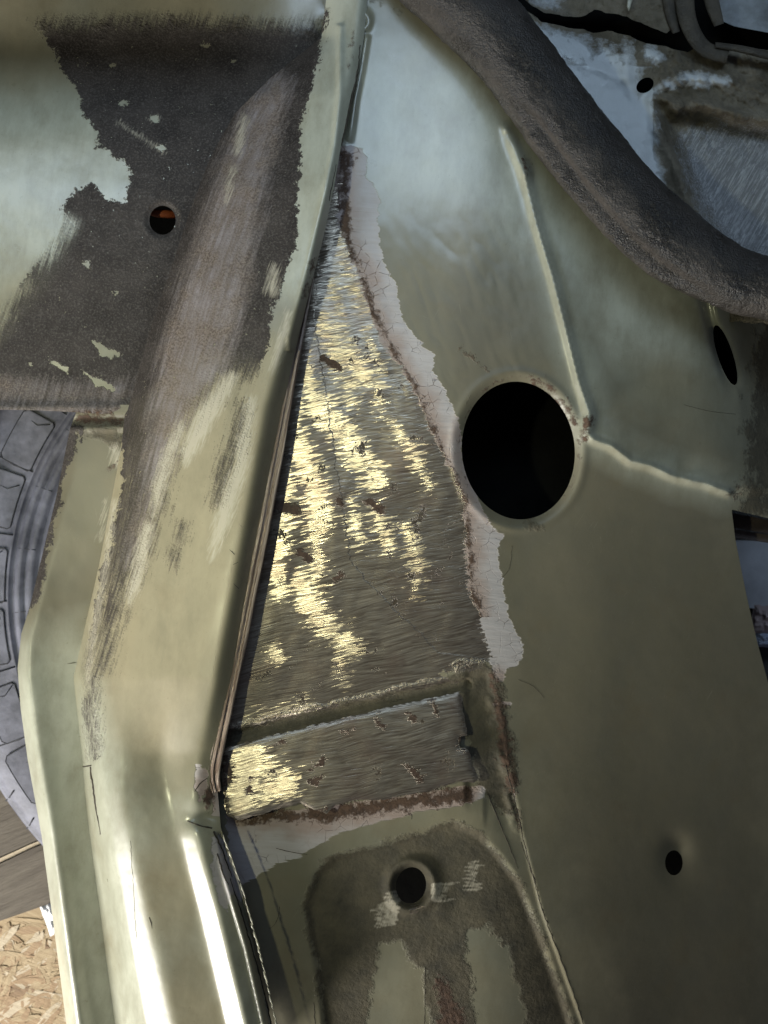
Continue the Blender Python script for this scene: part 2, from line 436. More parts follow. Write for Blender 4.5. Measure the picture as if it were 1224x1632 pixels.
    # facets left by the grinder lean to the left where the disc was tilted
    gm_ = m.edge(m.attr('glint'), (m.noise(60, 4, 0.65, sy=2.4, rot=R(11), loc=(5, 0, 0)), 1), (m.noise(34, 2, 0.5, sy=3.2, rot=R(-9)), 85), (m.noise(28, 3, 0.6, loc=(2, 7, 0)), 34), (m.noise(24, 2, 0.5, sy=2.4, rot=R(-18)), 60), w=3.5)
    soft_ = m.edge(m.attr('glint'), (m.noise(40, 4, 0.6, sy=3.0, rot=R(10), loc=(1, 4, 0)), 90), (m.noise(9, 3, 0.6, sy=3), 40), w=24)
    gm_ = m.math('MULTIPLY', m.math('ADD', m.math('MULTIPLY', gm_, 0.80), m.math('MULTIPLY', soft_, 0.24)), km)
    cx = m.t.nodes.new('ShaderNodeCombineXYZ'); m.t.links.new(m.math('MULTIPLY', gm_, -0.25), cx.inputs[0])
    va = m.t.nodes.new('ShaderNodeVectorMath'); va.operation = 'ADD'; m.t.links.new(nb, va.inputs[0]); m.t.links.new(cx.outputs[0], va.inputs[1])
    vn = m.t.nodes.new('ShaderNodeVectorMath'); vn.operation = 'NORMALIZE'; m.t.links.new(va.outputs[0], vn.inputs[0])
    m.set('Normal', vn.outputs[0])
    return m.m

def simple(name, c1, c2, size=30, rough=0.6, metal=0.0, bumpd=1.0, bsize=None, coat=0.0, detail=6, sy=None, rot=0.0, spec=0.5, lo=0.35, hi=0.68):
    m = NT(name); n = m.noise(size, detail, 0.62, sy=sy, rot=rot); col = m.mix(m.rng(n, lo, hi), c1, c2)
    m.set('Base Color', col); m.set('Roughness', m.mixf(n, rough * 0.85, min(1, rough * 1.15))); m.set('Metallic', metal); m.set('Coat Weight', coat)
    m.set('Specular IOR Level', spec)
    b = m.noise(bsize or size / 4, 5, 0.6, sy=(sy / 3 if sy else None), rot=rot)
    m.set('Normal', m.bump(b, 1.0, bumpd)); return m.m

def edge_steel():
    m = NT('ground_edge_steel'); n = m.noise(420, 5, 0.6, sy=6, rot=R(-78.7), dist=0.3); n2 = m.noise(40, 5, 0.6)
    f = m.noise(300, 4, 0.7, sy=2.2, rot=R(-78.7))
    c = m.mix(m.rng(n, 0.40, 0.60), (0.20, 0.135, 0.10), (0.60, 0.49, 0.42)); c = m.mix(m.rng(n2, 0.5, 0.7, 0, 0.5), c, (0.22, 0.16, 0.13))
    c = m.mix(m.rng(f, 0.55, 0.62, 0, 0.6), c, (0.07, 0.045, 0.035))
    m.set('Base Color', c); m.set('Metallic', 0.25); m.set('Roughness', 0.45)
    m.set('Normal', m.bump(m.math('ADD', m.math('MULTIPLY', n, 2.0), f), 1.0, 2.0)); return m.m

def hose_mat():
    m = NT('dusty_black_rubber'); n = m.noise(60, 7, 0.65); g = m.noise(5, 4, 0.7); sp = m.noise(2.6, 2, 0.5)
    c = m.mix(m.rng(n, 0.4, 0.7), (0.023, 0.020, 0.018), (0.058, 0.050, 0.044))
    dusty = m.math('MULTIPLY', m.rng(g, 0.52, 0.74), m.rng(m.noise(34, 5, 0.7), 0.36, 0.62))
    c = m.mix(m.math('MULTIPLY', dusty, 0.7), c, (0.15, 0.128, 0.10)); c = m.mix(m.rng(sp, 0.71, 0.77, 0, 0.6), c, (0.26, 0.22, 0.17))
    m.set('Base Color', c); m.set('Roughness', m.mixf(dusty, m.mixf(m.rng(n, 0.4, 0.6), 0.26, 0.45), 0.95)); m.set('Specular IOR Level', 0.55)
    h = m.math('ADD', m.math('MULTIPLY', g, 8.0), m.math('MULTIPLY', sp, 4.5)); h = m.math('ADD', h, m.math('MULTIPLY', n, 7.0))
    m.set('Normal', m.bump(h, 0.55, 1.0)); return m.m

def dirt_mat():
    m = NT('dirt_caked_paint'); n = m.noise(70, 8, 0.66); f = m.noise(9, 6, 0.7); sp = m.noise(4, 3, 0.6)
    nm = m.noise(30, 6, 0.6)
    p = m.edge(m.attr('primer'), (nm, 60), (f, 30), w=9)
    c = m.mix(m.rng(n, 0.35, 0.65), (0.10, 0.085, 0.058), (0.25, 0.22, 0.165)); c = m.mix(m.rng(f, 0.55, 0.75, 0, 0.7), c, (0.055, 0.045, 0.03))
    sc = m.noise(50, 4, 0.7, sy=3, rot=R(-60)); grey = m.mix(m.rng(sc, 0.45, 0.65), (0.25, 0.255, 0.26), (0.50, 0.51, 0.52))
    c = m.mix(m.edge(m.attr('dust_sheen'), (nm, 50), (f, 50), (sc, 40), w=12), c, grey)
    c = m.mix(p, c, m.mix(n, (0.46, 0.49, 0.505), (0.56, 0.585, 0.59)))
    m.set('Base Color', c); m.set('Roughness', m.mixf(p, 0.9, 0.5)); np_ = m.math('SUBTRACT', 1.0, m.math('MULTIPLY', p, 0.9))
    h = m.math('MULTIPLY', m.math('ADD', m.math('MULTIPLY', f, 8.0), m.math('MULTIPLY', sp, 3.5)), np_)
    m.set('Normal', m.bump(m.math('ADD', h, m.math('MULTIPLY', n, 5)), 0.9, 1.0)); return m.m

PAINT = body_paint(); EDGE = edge_steel(); HOSE = hose_mat(); DIRT = dirt_mat()
DARK = simple('shade_black', (0.004, 0.004, 0.004), (0.008, 0.008, 0.007), 60, 0.9, spec=0.05)  # near-black colour stands in for the shade inside the openings
GRIMY = simple('greasy_brown_steel', (0.035, 0.030, 0.022), (0.085, 0.072, 0.052), 40, 0.7, 0, 4)
RUBBER = simple('grey_tyre_rubber', (0.060, 0.062, 0.082), (0.20, 0.205, 0.26), 70, 0.6, 0, 1.2, detail=9)
RUBBER_DK = simple('grey_tyre_rubber_groove', (0.02, 0.021, 0.028), (0.035, 0.037, 0.045), 60, 0.7)
CRACK = simple('dark_hairline', (0.03, 0.024, 0.017), (0.06, 0.05, 0.035), 20, 0.8)
SEAL = simple('pale_seam_sealer', (0.36, 0.35, 0.27), (0.46, 0.45, 0.37), 30, 0.35, 0, 1.5, coat=0.3)
SCRAP = simple('white_plastic', (0.72, 0.73, 0.76), (0.80, 0.80, 0.82), 40, 0.4)
PLANKM = simple('dark_weathered_board', (0.085, 0.070, 0.055), (0.15, 0.13, 0.105), 160, 0.8, 0, 3, sy=14, rot=R(-25))
GREYM = simple('grey_slab', (0.42, 0.43, 0.46), (0.58, 0.59, 0.63), 70, 0.8)
RAGM = simple('pink_cloth', (0.42, 0.32, 0.31), (0.52, 0.42, 0.41), 20, 0.9)
RAGB = simple('pale_blue_cloth', (0.34, 0.38, 0.50), (0.46, 0.50, 0.60), 20, 0.9)
FLAKES = [simple('wood_flake_' + n, a, b, 60, 0.65, 0, 1.5, sy=5, rot=R(20)) for n, a, b in
          (('straw', (0.31, 0.225, 0.125), (0.42, 0.325, 0.20)), ('honey', (0.26, 0.17, 0.09), (0.36, 0.25, 0.145)), ('pale', (0.42, 0.345, 0.24), (0.52, 0.44, 0.32)), ('umber', (0.17, 0.105, 0.055), (0.27, 0.175, 0.095)))]

# ================================================================== CAR BODY
body = empty('car_body', 560, 900, -160, 'old cream car body shell with ground bare metal triangle and worn undercoat', 'car body')

seam = [(590, -40), (580, 60), (572, 110), (560, 150), (550, 200), (543, 235), (532, 300), (515, 380), (497, 450), (470, 560), (440, 700), (412, 860), (385, 1020), (358, 1185), (345, 1240), (352, 1320), (385, 1420), (438, 1660)]
crease = [(525, -40), (512, 60), (430, 125), (375, 180), (335, 250), (305, 330), (272, 430), (238, 530), (203, 655)]

# ---------------- side rail (left of the seam) --------------------------------
RS = [(-40, [(500, -10), (520, 2), (535, 13), (556, 26), (580, 36), (590, 22)]),
      (60, [(505, -12), (515, 0), (526, 20), (540, 36), (570, 46), (582, 30)]),
      (150, [(405, -25), (432, 2), (468, 32), (505, 50), (549, 62), (562, 44)]),
      (300, [(318, -25), (350, 18), (402, 50), (460, 66), (522, 82), (534, 62)]),
      (450, [(264, -25), (300, 22), (350, 54), (415, 70), (484, 84), (499, 54)]),
      (650, [(204, -25), (242, 22), (300, 54), (362, 73), (425, 78), (454, 36)]),
      (720, [(192, -20), (220, 20), (285, 50), (352, 71), (412, 76), (440, 36)]),
      (900, [(158, -34), (180, 12), (240, 42), (310, 61), (380, 72), (404, 34)]),
      (1080, [(117, -52), (142, 16), (200, 42), (275, 59), (345, 70), (376, 34)]),
      (1200, [(130, -56), (152, 20), (190, 38), (255, 36), (320, 50), (352, 34)]),
      (1260, [(134, -58), (158, 26), (190, 42), (268, 38), (312, 50), (346, 32)]),
      (1330, [(142, -58), (172, 30), (205, 46), (285, 46), (314, 62), (352, 42)]),
      (1450, [(158, -60), (196, 34), (235, 50), (318, 47), (346, 72), (392, 44)]),
      (1660, [(186, -62), (238, 38), (285, 56), (368, 55), (398, 82), (444, 46)])]
def rail_z(U, V, G):
    Z = loft(U, V, RS)
    Z = G(Z, 5.5)
    Z += 1.0 * vnoise(U, V, 110, 3, 2) + 0.1 * vnoise(U, V, 15, 4, 2)
    # sunken joint beside the broken corner and the soft dent above it
    Z -= 4 * np.exp(-(((U - 262) / 34) ** 2 + ((V - 1215) / 60) ** 2))
    Z -= 10 * np.exp(-(((U - 322) / 22) ** 2 + ((V - 1302) / 16) ** 2))
    # rolled lip along the seam and the bead along the outer joint
    d, off, _, _ = line_d(U, V, [(548, 150), (540, 235), (520, 330), (497, 430), (468, 540)])
    Z += 5 * np.exp(-((off + 6) / 5.0) ** 2) * (np.abs(V - 300) < 260)
    d, off, _, _ = line_d(U, V, [(192, 700), (160, 860), (140, 960), (118, 1060), (128, 1150)])
    Z += 7 * np.exp(-((off - 8) / 7.0) ** 2) * sstep(690, 760, V) * sstep(1230, 1150, V)
    # seam channel toward the bottom
    d, off, _, _ = line_d(U, V, [(350, 1330), (372, 1400), (402, 1500), (432, 1632), (440, 1670)])
    Z -= 16 * np.exp(-(d / 4.0) ** 2) * sstep(1310, 1350, V)
    d, off, _, _ = line_d(U, V, [(338, 1330), (362, 1410), (392, 1510), (420, 1632), (428, 1670)])
    Z += 9 * np.exp(-(d / 4.5) ** 2) * sstep(1340, 1420, V)
    return Z
rail = Sheet(90, 620, -40, 1672, 2.6, rail_z)
rail_poly = seam + [(186, 1672), (158, 1450), (142, 1330), (134, 1262), (130, 1200), (117, 1080), (158, 900), (192, 720), (199, 660)] + crease[::-1]
def rail_F(U, V):
    return sdf_poly(U, V, rail_poly)
def rail_attrs(U, V):
    A = {}
    u1 = sdf_poly(U, V, [(525, 20), (512, 66), (505, 100), (492, 150), (480, 210), (474, 300), (470, 390), (455, 440), (432, 500), (424, 570), (400, 600), (372, 600), (352, 604), (318, 645), (285, 690), (262, 760), (238, 830), (220, 905), (198, 935), (182, 1000), (172, 1052),
                         (160, 1040), (158, 990), (172, 930), (178, 860), (196, 770), (192, 700), (198, 640), (150, 640), (150, 60)])
    for P, W in (([(176, 1000), (160, 1060)], [4, 7]), ([(152, 1060), (140, 1130), (152, 1210)], [3, 7, 4]), ([(170, 880), (160, 960), (140, 1060)], [3, 5, 3]),
                 ([(245, 790), (240, 840), (236, 880)], [5, 7, 3]), ([(386, 650), (376, 700), (352, 760), (346, 800)], [4, 7, 6, 3]), ([(262, 770), (252, 810)], [3, 5]), ([(290, 838), (288, 860)], [2, 2]), ([(280, 880), (277, 895)], [2, 1]), ([(196, 975), (190, 985)], [2, 2])):
        u1 = np.maximum(u1, stroke(U, V, P, W) * 1.3)
    u1 = np.maximum(u1, np.maximum(stroke(U, V, [(552, 60), (556, 88)], 1) - 20, -60))
    A['under'] = u1
    A['dust_sheen'] = np.minimum(sdf_poly(U, V, [(440, 110), (395, 170), (352, 260), (322, 360), (292, 450), (258, 560), (240, 660), (225, 820), (200, 900), (330, 640), (372, 560), (398, 440), (416, 330), (438, 220), (466, 130)]), 30)
    s = np.maximum.reduce([stroke(U, V, [(288, 680), (270, 720), (252, 780), (246, 820)], [6, 9, 10, 2]), stroke(U, V, [(370, 600), (330, 660), (300, 720), (296, 740)], [8, 16, 12, 2]),
                           stroke(U, V, [(400, 640), (384, 740), (360, 810), (342, 870), (338, 890)], [8, 12, 13, 7, 2]), stroke(U, V, [(236, 840), (226, 880), (212, 940), (205, 960)], [8, 10, 8, 3]),
                           stroke(U, V, [(437, 430), (433, 462)], [6, 8]), stroke(U, V, [(390, 190), (378, 240)], [4, 5]), stroke(U, V, [(370, 270), (360, 320)], [3, 1]),
                           stroke(U, V, [(460, 500), (445, 560), (436, 590)], [3, 7, 2]), stroke(U, V, [(182, 800), (172, 880), (150, 1000), (140, 1080)], [3, 3, 3, 2])])
    A['streak'] = s - 1
    A['tan'] = sdf_poly(U, V, [(160, 600), (430, 560), (440, 700), (390, 900), (340, 1080), (280, 1200), (230, 1200), (150, 1060), (130, 980), (150, 900)]) * 0.7 + 4
    A['fray'] = sdf_poly(U, V, [(215, 640), (300, 560), (400, 560), (440, 640), (400, 1000), (130, 1230), (130, 1060), (190, 860)])
    A['pale'] = np.maximum.reduce([sdf_poly(U, V, [(480, -40), (600, -40), (590, 80), (550, 260), (510, 420), (470, 440), (480, 250), (505, 80)]) + 24, stroke(U, V, [(300, 1290), (340, 1400), (400, 1640)], [8, 20, 30]), stroke(U, V, [(150, 1100), (170, 1300), (230, 1660)], [6, 24, 40])])  # bright flange and lit fold lines painted in as paler enamel
    A['primer'] = np.maximum.reduce([sdf_poly(U, V, [(312, 1218), (330, 1228), (332, 1262), (318, 1275), (310, 1250)]), sdf_poly(U, V, [(338, 1262), (354, 1262), (356, 1300), (340, 1300)]),
                                     sdf_poly(U, V, [(338, 1335), (350, 1330), (372, 1378), (388, 1400), (390, 1420), (384, 1438), (370, 1420), (362, 1452), (350, 1440), (338, 1395)])])
    A['grime'] = np.maximum.reduce([stroke(U, V, [(128, 1150), (138, 1230), (155, 1330)], [3, 6, 2]) - 16, stroke(U, V, [(520, 20), (508, 64)], [8, 8]) - 8, stroke(U, V, [(405, 1480), (424, 1600)], 3) - 16])
    A['rust'] = np.maximum.reduce([stroke(U, V, [(562, 50), (560, 90)], [2, 5]) - 4, stroke(U, V, [(553, 85), (556, 105)], [3, 2]) - 5, stroke(U, V, [(340, 1225), (332, 1280)], [5, 8]) - 4, stroke(U, V, [(500, 420), (485, 470)], [3, 3]) - 3, stroke(U, V, [(394, 690), (384, 850)], [2, 2]) - 9])
    return A
rail.build('box_rail', rail_F, PAINT, body, rail_attrs, thick=40)

# ---------------- side panel (upper left) --------------------------------------
def side_z(U, V, G):
    Z = np.interp(V, [-60, 30, 70, 130, 185, 225, 300, 430, 700], [-70, -82, -84, -64, -42, -32, -25, -27, -42])
    Z = G(Z, 14)
    d, off, _, _ = line_d(U, V, crease)
    Z -= 6 * np.exp(-d / 16)
    Z += 1.6 * vnoise(U, V, 130, 11, 2) + 0.1 * vnoise(U, V, 14, 12, 2)
    d = np.hypot(U - 259, V - 350); Z -= 3.5 * np.exp(-((d - 22) / 5.0) ** 2 * (d > 22)) * (d < 40)
    Z += 4.5 * np.exp(-((V - 650) / 9.0) ** 2)
    Z = Z + 7 * np.exp(-np.hypot((U - 525) / 26, (V - 22) / 30) ** 2)
    return Z
side = Sheet(-60, 560, -60, 680, 3.0, side_z)
side_poly = [(-60, -60), (560, -60), (545, 0), (520, 66), (440, 132), (385, 188), (345, 256), (315, 336), (282, 436), (248, 536), (212, 658), (160, 660), (118, 657), (60, 654), (-60, 652)]
def side_F(U, V):
    return np.minimum(sdf_poly(U, V, side_poly), -sdf_ell(U, V, 259, 351, 21, 23))
und_side = [(65, 38), (85, 75), (98, 108), (118, 138), (132, 175), (158, 210), (152, 238), (178, 246), (200, 256), (210, 275), (196, 322), (168, 318), (146, 292), (120, 304), (96, 330), (118, 352), (92, 400), (50, 428), (34, 462), (12, 500), (-10, 545), (-80, 560), (-80, 700), (600, 700), (600, 36), (400, 38), (250, 26)]
def side_attrs(U, V):
    und = sdf_poly(U, V, und_side)
    und = np.minimum(und, -stroke(U, V, [(150, 545), (165, 560), (188, 566)], [5, 8, 3]) * 1.6)
    und = np.minimum(und, -stroke(U, V, [(130, 590), (155, 608), (178, 620)], [2, 5, 3]) * 1.8)
    und = np.minimum(und, -stroke(U, V, [(80, 575), (105, 588)], [3, 4]) * 1.6)
    for (x, y, r) in ((248, 190, 5), (328, 74, 4), (200, 165, 3), (180, 105, 3), (258, 235, 6), (140, 420, 4), (185, 470, 4), (48, 580, 3), (370, 98, 3)):
        und = np.minimum(und, -(r - np.hypot((U - x) * 0.7, V - y)) * 1.6)
    return {'pale': sdf_poly(U, V, [(-60, 150), (700, 150), (700, 420), (300, 420), (-60, 440)]) * 0.7, 'under': und, 'streak': np.maximum(stroke(U, V, [(190, 195), (235, 225), (262, 242)], [3, 3, 2]), stroke(U, V, [(240, 190), (252, 186)], 3)) - 5,  # paler band paints in the sheen across the panel
            'dust_sheen': -14 + np.minimum(sdf_poly(U, V, [(-60, 590), (220, 600), (220, 680), (-60, 680)]), 20) * 0.8 + 0 * U,
            'grime': stroke(U, V, [(60, 45), (300, 40), (500, 55)], [2, 8, 6]) - 6,
            'fray': np.maximum(stroke(U, V, [(50, 36), (300, 32), (510, 40)], 16), stroke(U, V, [(-20, 545), (60, 450), (110, 360)], 20)), 'rust': stroke(U, V, [(118, 656), (200, 662)], 3) - 3}
side.build('side_panel', side_F, PAINT, body, side_attrs, thick=8, dz=-2)

# ---------------- outer flange (lower left facet) --------------------------------
OF = [(640, [(100, -66), (128, -50), (160, -44), (205, -38)]), (760, [(92, -60), (112, -44), (150, -42), (192, -36)]), (900, [(56, -60), (74, -38), (110, -42), (165, -46)]),
      (1020, [(32, -62), (42, -32), (80, -42), (140, -52)]), (1080, [(28, -62), (42, -30), (75, -42), (125, -54)]), (1200, [(44, -64), (58, -28), (90, -42), (140, -58)]),
      (1330, [(66, -66), (81, -26), (108, -42), (152, -60)]), (1480, [(86, -68), (102, -24), (128, -42), (172, -62)]), (1680, [(112, -70), (130, -22), (152, -42), (202, -64)])]
def of_z(U, V, G):
    Z = loft(U, V, OF); Z = G(Z, 5)
    Z += 1.3 * vnoise(U, V, 80, 21, 3)
    Z += 5 * np.exp(-((V - 682 + (U - 160) * 0.03) / 6.0) ** 2) - 6 * np.exp(-((V - 670) / 6.0) ** 2)
    return Z
oflange = Sheet(10, 220, 640, 1680, 2.8, of_z)
of_poly = [(126, 645), (210, 645), (206, 700), (172, 900), (132, 1076), (144, 1200), (156, 1330), (172, 1450), (202, 1680), (112, 1680), (86, 1480), (66, 1330), (44, 1210), (33, 1130), (28, 1065), (34, 1010), (48, 965), (66, 890), (90, 790), (106, 710), (112, 682)]
def of_attrs(U, V):
    e, _, _, _ = line_d(U, V, [(100, 640), (112, 700), (97, 760), (72, 860), (50, 960), (34, 1000)])
    return {'film_shade': sdf_poly(U, V, [(-40, 600), (260, 600), (260, 980), (-40, 1060)]) * 0.5 + 6, 'pale': sdf_poly(U, V, [(-40, 1060), (230, 1000), (230, 1700), (-40, 1700)]) * 0.5, 'under': np.maximum(10 * sstep(1000, 940, V) + 2 * sstep(760, 700, V) - e, stroke(U, V, [(130, 684), (128, 705)], [4, 3]) * 1.5) - 2,
            'rust': np.maximum(stroke(U, V, [(125, 668), (205, 672)], 8), stroke(U, V, [(192, 735), (176, 745)], 2)) - 2,
            'grime': stroke(U, V, [(130, 690), (200, 700)], [14, 14]) - 8,
            'streak': np.maximum(stroke(U, V, [(182, 715), (186, 735)], [8, 9]), stroke(U, V, [(168, 800), (158, 860)], 2)) - 4}
oflange.build('outer_flange', lambda U, V: sdf_poly(U, V, of_poly), PAINT, body, of_attrs, thick=7)

# ---------------- pinch flange: layered ground edge --------------------------------
pl = [(497, 440), (480, 512), (455, 640), (427, 790), (400, 930), (374, 1060), (349, 1180), (340, 1230), (345, 1262)]
pw = [4, 8, 11, 13, 13, 12, 11, 11, 8]
pp = resample([(a[0], a[1], b) for a, b in zip(pl, pw)], 6)
sects = [(-1.0, -14), (-0.98, 0), (-0.8, 4), (-0.62, 3.4), (-0.52, -1.2), (-0.42, 3.2), (-0.1, 5.4), (0.06, 3.2), (0.16, -0.8), (0.26, 3.0), (0.55, 5.0), (0.86, 4.2), (0.99, 1), (1.0, -40)]
Vv = []; Ff = []
for i, (u, v, wd) in enumerate(pp):
    tx, ty = (np.array(pp[min(i + 1, len(pp) - 1)]) - np.array(pp[max(i - 1, 0)]))[:2]; L = math.hypot(tx, ty); nx, ny = -ty / L, tx / L
    nx, ny = (-nx, -ny) if nx < 0 else (nx, ny)
    base = 38 if v < 1200 else 38 - (v - 1200) * 0.05
    for j, (s, h) in enumerate(sects):
        jit = 1.2 * float(vnoise(np.array([j * 31.0]), np.array([v]), 60, 8, 3)[0])
        uu = u + nx * (s * wd + jit * 0.5); vv = v + ny * s * wd
        Vv.append(tuple(unproj(np.array(uu), np.array(vv), np.array(base + h + jit))))
n = len(sects)
for i in range(len(pp) - 1):
    for j in range(n - 1): Ff.append((i * n + j, (i + 1) * n + j, (i + 1) * n + j + 1, i * n + j + 1))
mesh_obj('pinch_flange', Vv, Ff, EDGE, body, True)['label'] = 'brown ground edge of layered sheet steel'

# ---------------- main panel -------------------------------------------------------
MS = [(-40, [(560, 26), (640, 22), (760, 6), (900, -50), (1100, -150), (1250, -220)]),
      (150, [(540, 22), (640, 26), (760, 22), (900, -22), (1100, -110), (1250, -190)]),
      (350, [(500, 22), (620, 24), (760, 26), (900, 0), (1080, -50), (1250, -150)]),
      (560, [(440, 20), (600, 18), (740, 26), (915, 10), (1140, -50), (1250, -160)]),
      (700, [(410, 18), (600, 14), (740, 18), (935, 4), (1163, -48), (1250, -130)]),
      (800, [(390, 16), (600, 10), (760, 10), (935, -16), (1165, -76), (1250, -115)]),
      (1100, [(350, 10), (600, 0), (760, -6), (960, -50), (1200, -140), (1250, -160)]),
      (1350, [(340, 0), (600, -16), (780, -28), (960, -84), (1200, -190), (1250, -214)]),
      (1680, [(420, -16), (600, -40), (800, -60), (1000, -135), (1200, -225), (1250, -250)])]
ridge1 = [(800, 190), (822, 240), (838, 280), (858, 360), (882, 440), (905, 530), (925, 610), (942, 660), (936, 690)]
ridge2 = [(945, 700), (975, 712), (1005, 735), (1035, 742), (1080, 762), (1120, 770), (1160, 784)]
recess = [(490, 1448), (505, 1395), (535, 1368), (620, 1345), (722, 1312), (765, 1332), (795, 1365), (825, 1405), (855, 1480), (895, 1590), (925, 1690), (525, 1690), (510, 1560)]
groove = [(340, 1182), (368, 1177), (430, 1160), (526, 1138), (620, 1116), (742, 1091)]
GL = [([(492, 480), (480, 540), (470, 600), (462, 660)], 9), ([(455, 700), (446, 760), (440, 820)], 10), ([(432, 860), (424, 920)], 7), ([(520, 540), (545, 600), (560, 640)], 10), ([(500, 850), (510, 900), (500, 930)], 10), ([(540, 385), (560, 430), (575, 490)], 12), ([(528, 455), (540, 500)], 9), ([(505, 500), (530, 540), (558, 575), (582, 600)], 19),
      ([(478, 560), (500, 640), (540, 690), (580, 745), (606, 775)], 16), ([(468, 600), (462, 690), (500, 765), (505, 850)], 20), ([(452, 720), (450, 800), (440, 905)], 17),
      ([(520, 640), (560, 700), (600, 750)], 11), ([(588, 520), (605, 600), (602, 650)], 7), ([(630, 680), (660, 730), (682, 772)], 8), ([(560, 800), (572, 860)], 8),
      ([(600, 825), (620, 865)], 14), ([(645, 840), (668, 900), (660, 945)], 9), ([(435, 870), (447, 940)], 14), ([(480, 930), (520, 1000), (560, 1034)], 19), ([(540, 1055), (545, 1082)], 10),
      ([(398, 1152), (450, 1136), (486, 1126)], 11), ([(436, 1040), (446, 1050)], 7), ([(513, 400), (505, 440)], 5), ([(545, 330), (540, 370)], 5)]
S0 = 0.20
def main_z(U, V, G):
    Z = loft(U, V, MS); Z = G(Z, 30)
    Z += 2.4 * vnoise(U, V, 170, 31, 2) + 0.15 * vnoise(U, V, 26, 32, 2)
    # pressed crease and welded bead
    d, off, _, t = line_d(U, V, ridge1)
    Z += 10 * np.exp(-(d / 9.0) ** 2) * sstep(0, 0.12, t) + np.where(off > 0, -5 * np.exp(-d / 60), 0) * sstep(0.1, 0.3, t) * sstep(1.0, 0.8, t)
    Z += 8 * np.exp(-(((U - 838) / 9) ** 2 + ((V - 272) / 18) ** 2)) + 4 * np.exp(-(((U - 806) / 6) ** 2 + ((V - 206) / 6) ** 2))
    Z += 8 * np.exp(-(((U - 938) / 11) ** 2 + ((V - 668) / 26) ** 2))
    d, off, _, _ = line_d(U, V, ridge2); ab = V - np.interp(U, [p[0] for p in ridge2], [p[1] for p in ridge2])
    Z += (12 + 3 * vnoise(U, V, 22, 33, 2)) * np.exp(-(d / 6.5) ** 2)
    Z += 9 * sstep(10, -14, ab) * np.exp(-np.maximum(-ab, 0) / 60) * sstep(930, 990, U)
    # turned edge at the right with its recessed channel
    rl = np.interp(V, [430, 560, 650, 760, 800], [1105, 1138, 1160, 1168, 1168]); dr = U - rl
    Z -= 15 * np.exp(-((dr - 8) / 8.0) ** 2) * sstep(640, 540, V)
    Z -= 0.35 * np.maximum(dr - 20, 0) * sstep(820, 700, V)
    # big opening: softly rolled lip
    f = -sdf_ell(U, V, 826, 718, 90, 110, R(-6)); Z -= 9 * np.exp(-np.maximum(f, 0) / 7.0)
    Z += 2.5 * np.exp(-((f - 15) / 7.0) ** 2)
    f = -sdf_ell(U, V, 1156, 566, 13, 52, R(-18)); Z -= 7 * np.exp(-np.maximum(f, 0) / 6.0)
    # small punched hole with a dent above
    Z -= 10 * np.exp(-(((U - 1078) / 18) ** 2 + ((V - 1352) / 20) ** 2)) + 5 * np.exp(-((np.hypot((U - 1075), (V - 1373) * 0.8) / 26) ** 2))
    # hole by the apex
    dd = np.hypot(U - 572, V - 33); Z += 6 * np.exp(-((dd - 15) / 6.0) ** 2) - 6 * np.exp(-(dd / 8) ** 2)
    # stamped recess
    f = sdf_poly(U, V, recess); Z -= 9 * sstep(-8, 8, f)
    dd = np.hypot(U - 656, (V - 1412) * 0.93); Z += 9 * np.exp(-((dd - 36) / 8.0) ** 2) - 10 * np.exp(-((dd - 22) / 8) ** 2) + 4 * np.exp(-(((U - 700) / 14) ** 2 + ((V - 1435) / 22) ** 2))
    # lap joint right of the recess: the right sheet sits proud
    ll = np.interp(V, [1060, 1130, 1200, 1330, 1450, 1680], [780, 795, 806, 832, 862, 945]); dl = U - ll
    st = sstep(1050, 1090, V)
    Z += sstep(1050, 1420, V) * 3.0 * sstep(-3, 3, dl) * np.exp(-np.maximum(dl, 0) / 170) + st * (- 2 * sstep(-50, -6, dl) * sstep(2, -2, dl))
    Z -= 6 * sstep(1060, 1084, V) * sstep(1300, 1250, V) * sstep(738, 750, U) * sstep(2, -12, dl)
    Z -= 3 * sstep(1256, 1268, V) * sstep(1330, 1290, V) * sstep(770, 776, U) * sstep(6, -2, dl)
    Z += (5 + 4 * vnoise(U, V, 12, 36, 3)) * np.exp(-((dl + 8) / 9.0) ** 2) * sstep(1080, 1130, V) * sstep(1350, 1290, V)
    # dark gap above the welded strip
    d, off, _, _ = line_d(U, V, groove); Z -= 8 * sstep(10, 6, d - 2.0 * vnoise(U, V, 30, 37, 2))
    d, off, _, _ = line_d(U, V, [(584, 60), (576, 110), (566, 160), (558, 220)]); Z += 7 * np.exp(-(d / 4.5) ** 2) * sstep(250, 200, V)
    # paint wrinkles on the middle of the sheet
    wr = sstep(520, 600, U) * sstep(880, 800, U) * sstep(280, 420, V) * sstep(720, 600, V)
    Z += 0.6 * np.abs(vnoise(U, V, 50, 38, 2, R(70), 20)) * wr
    # hammered and ground facets
    for k, (P, W) in enumerate(GL):
        d, off, _, _ = line_d(U, V, P); wj = W * (1 + 0.25 * vnoise(U, V, 22, 50 + k, 2))
        Z += 0.02 * np.clip(off, -wj, wj) * np.exp(-(d / (wj * 1.6)) ** 2)
    mm = sstep(-6, 10, sdf_poly(U, V, metal_poly))
    Z += mm * (0.6 * vnoise(U, V, 60, 39, 2, R(-62), 34))
    return Z
metal_poly = [(541, 290), (536, 345), (551, 392), (572, 440), (588, 500), (606, 545), (640, 585), (668, 640), (692, 700), (722, 752), (738, 800), (742, 870), (746, 940), (768, 1000), (782, 1046), (760, 1068), (700, 1074), (735, 1090), (620, 1104), (520, 1128), (430, 1152), (340, 1168), (340, 1100), (370, 950), (420, 700), (470, 500), (510, 330)]
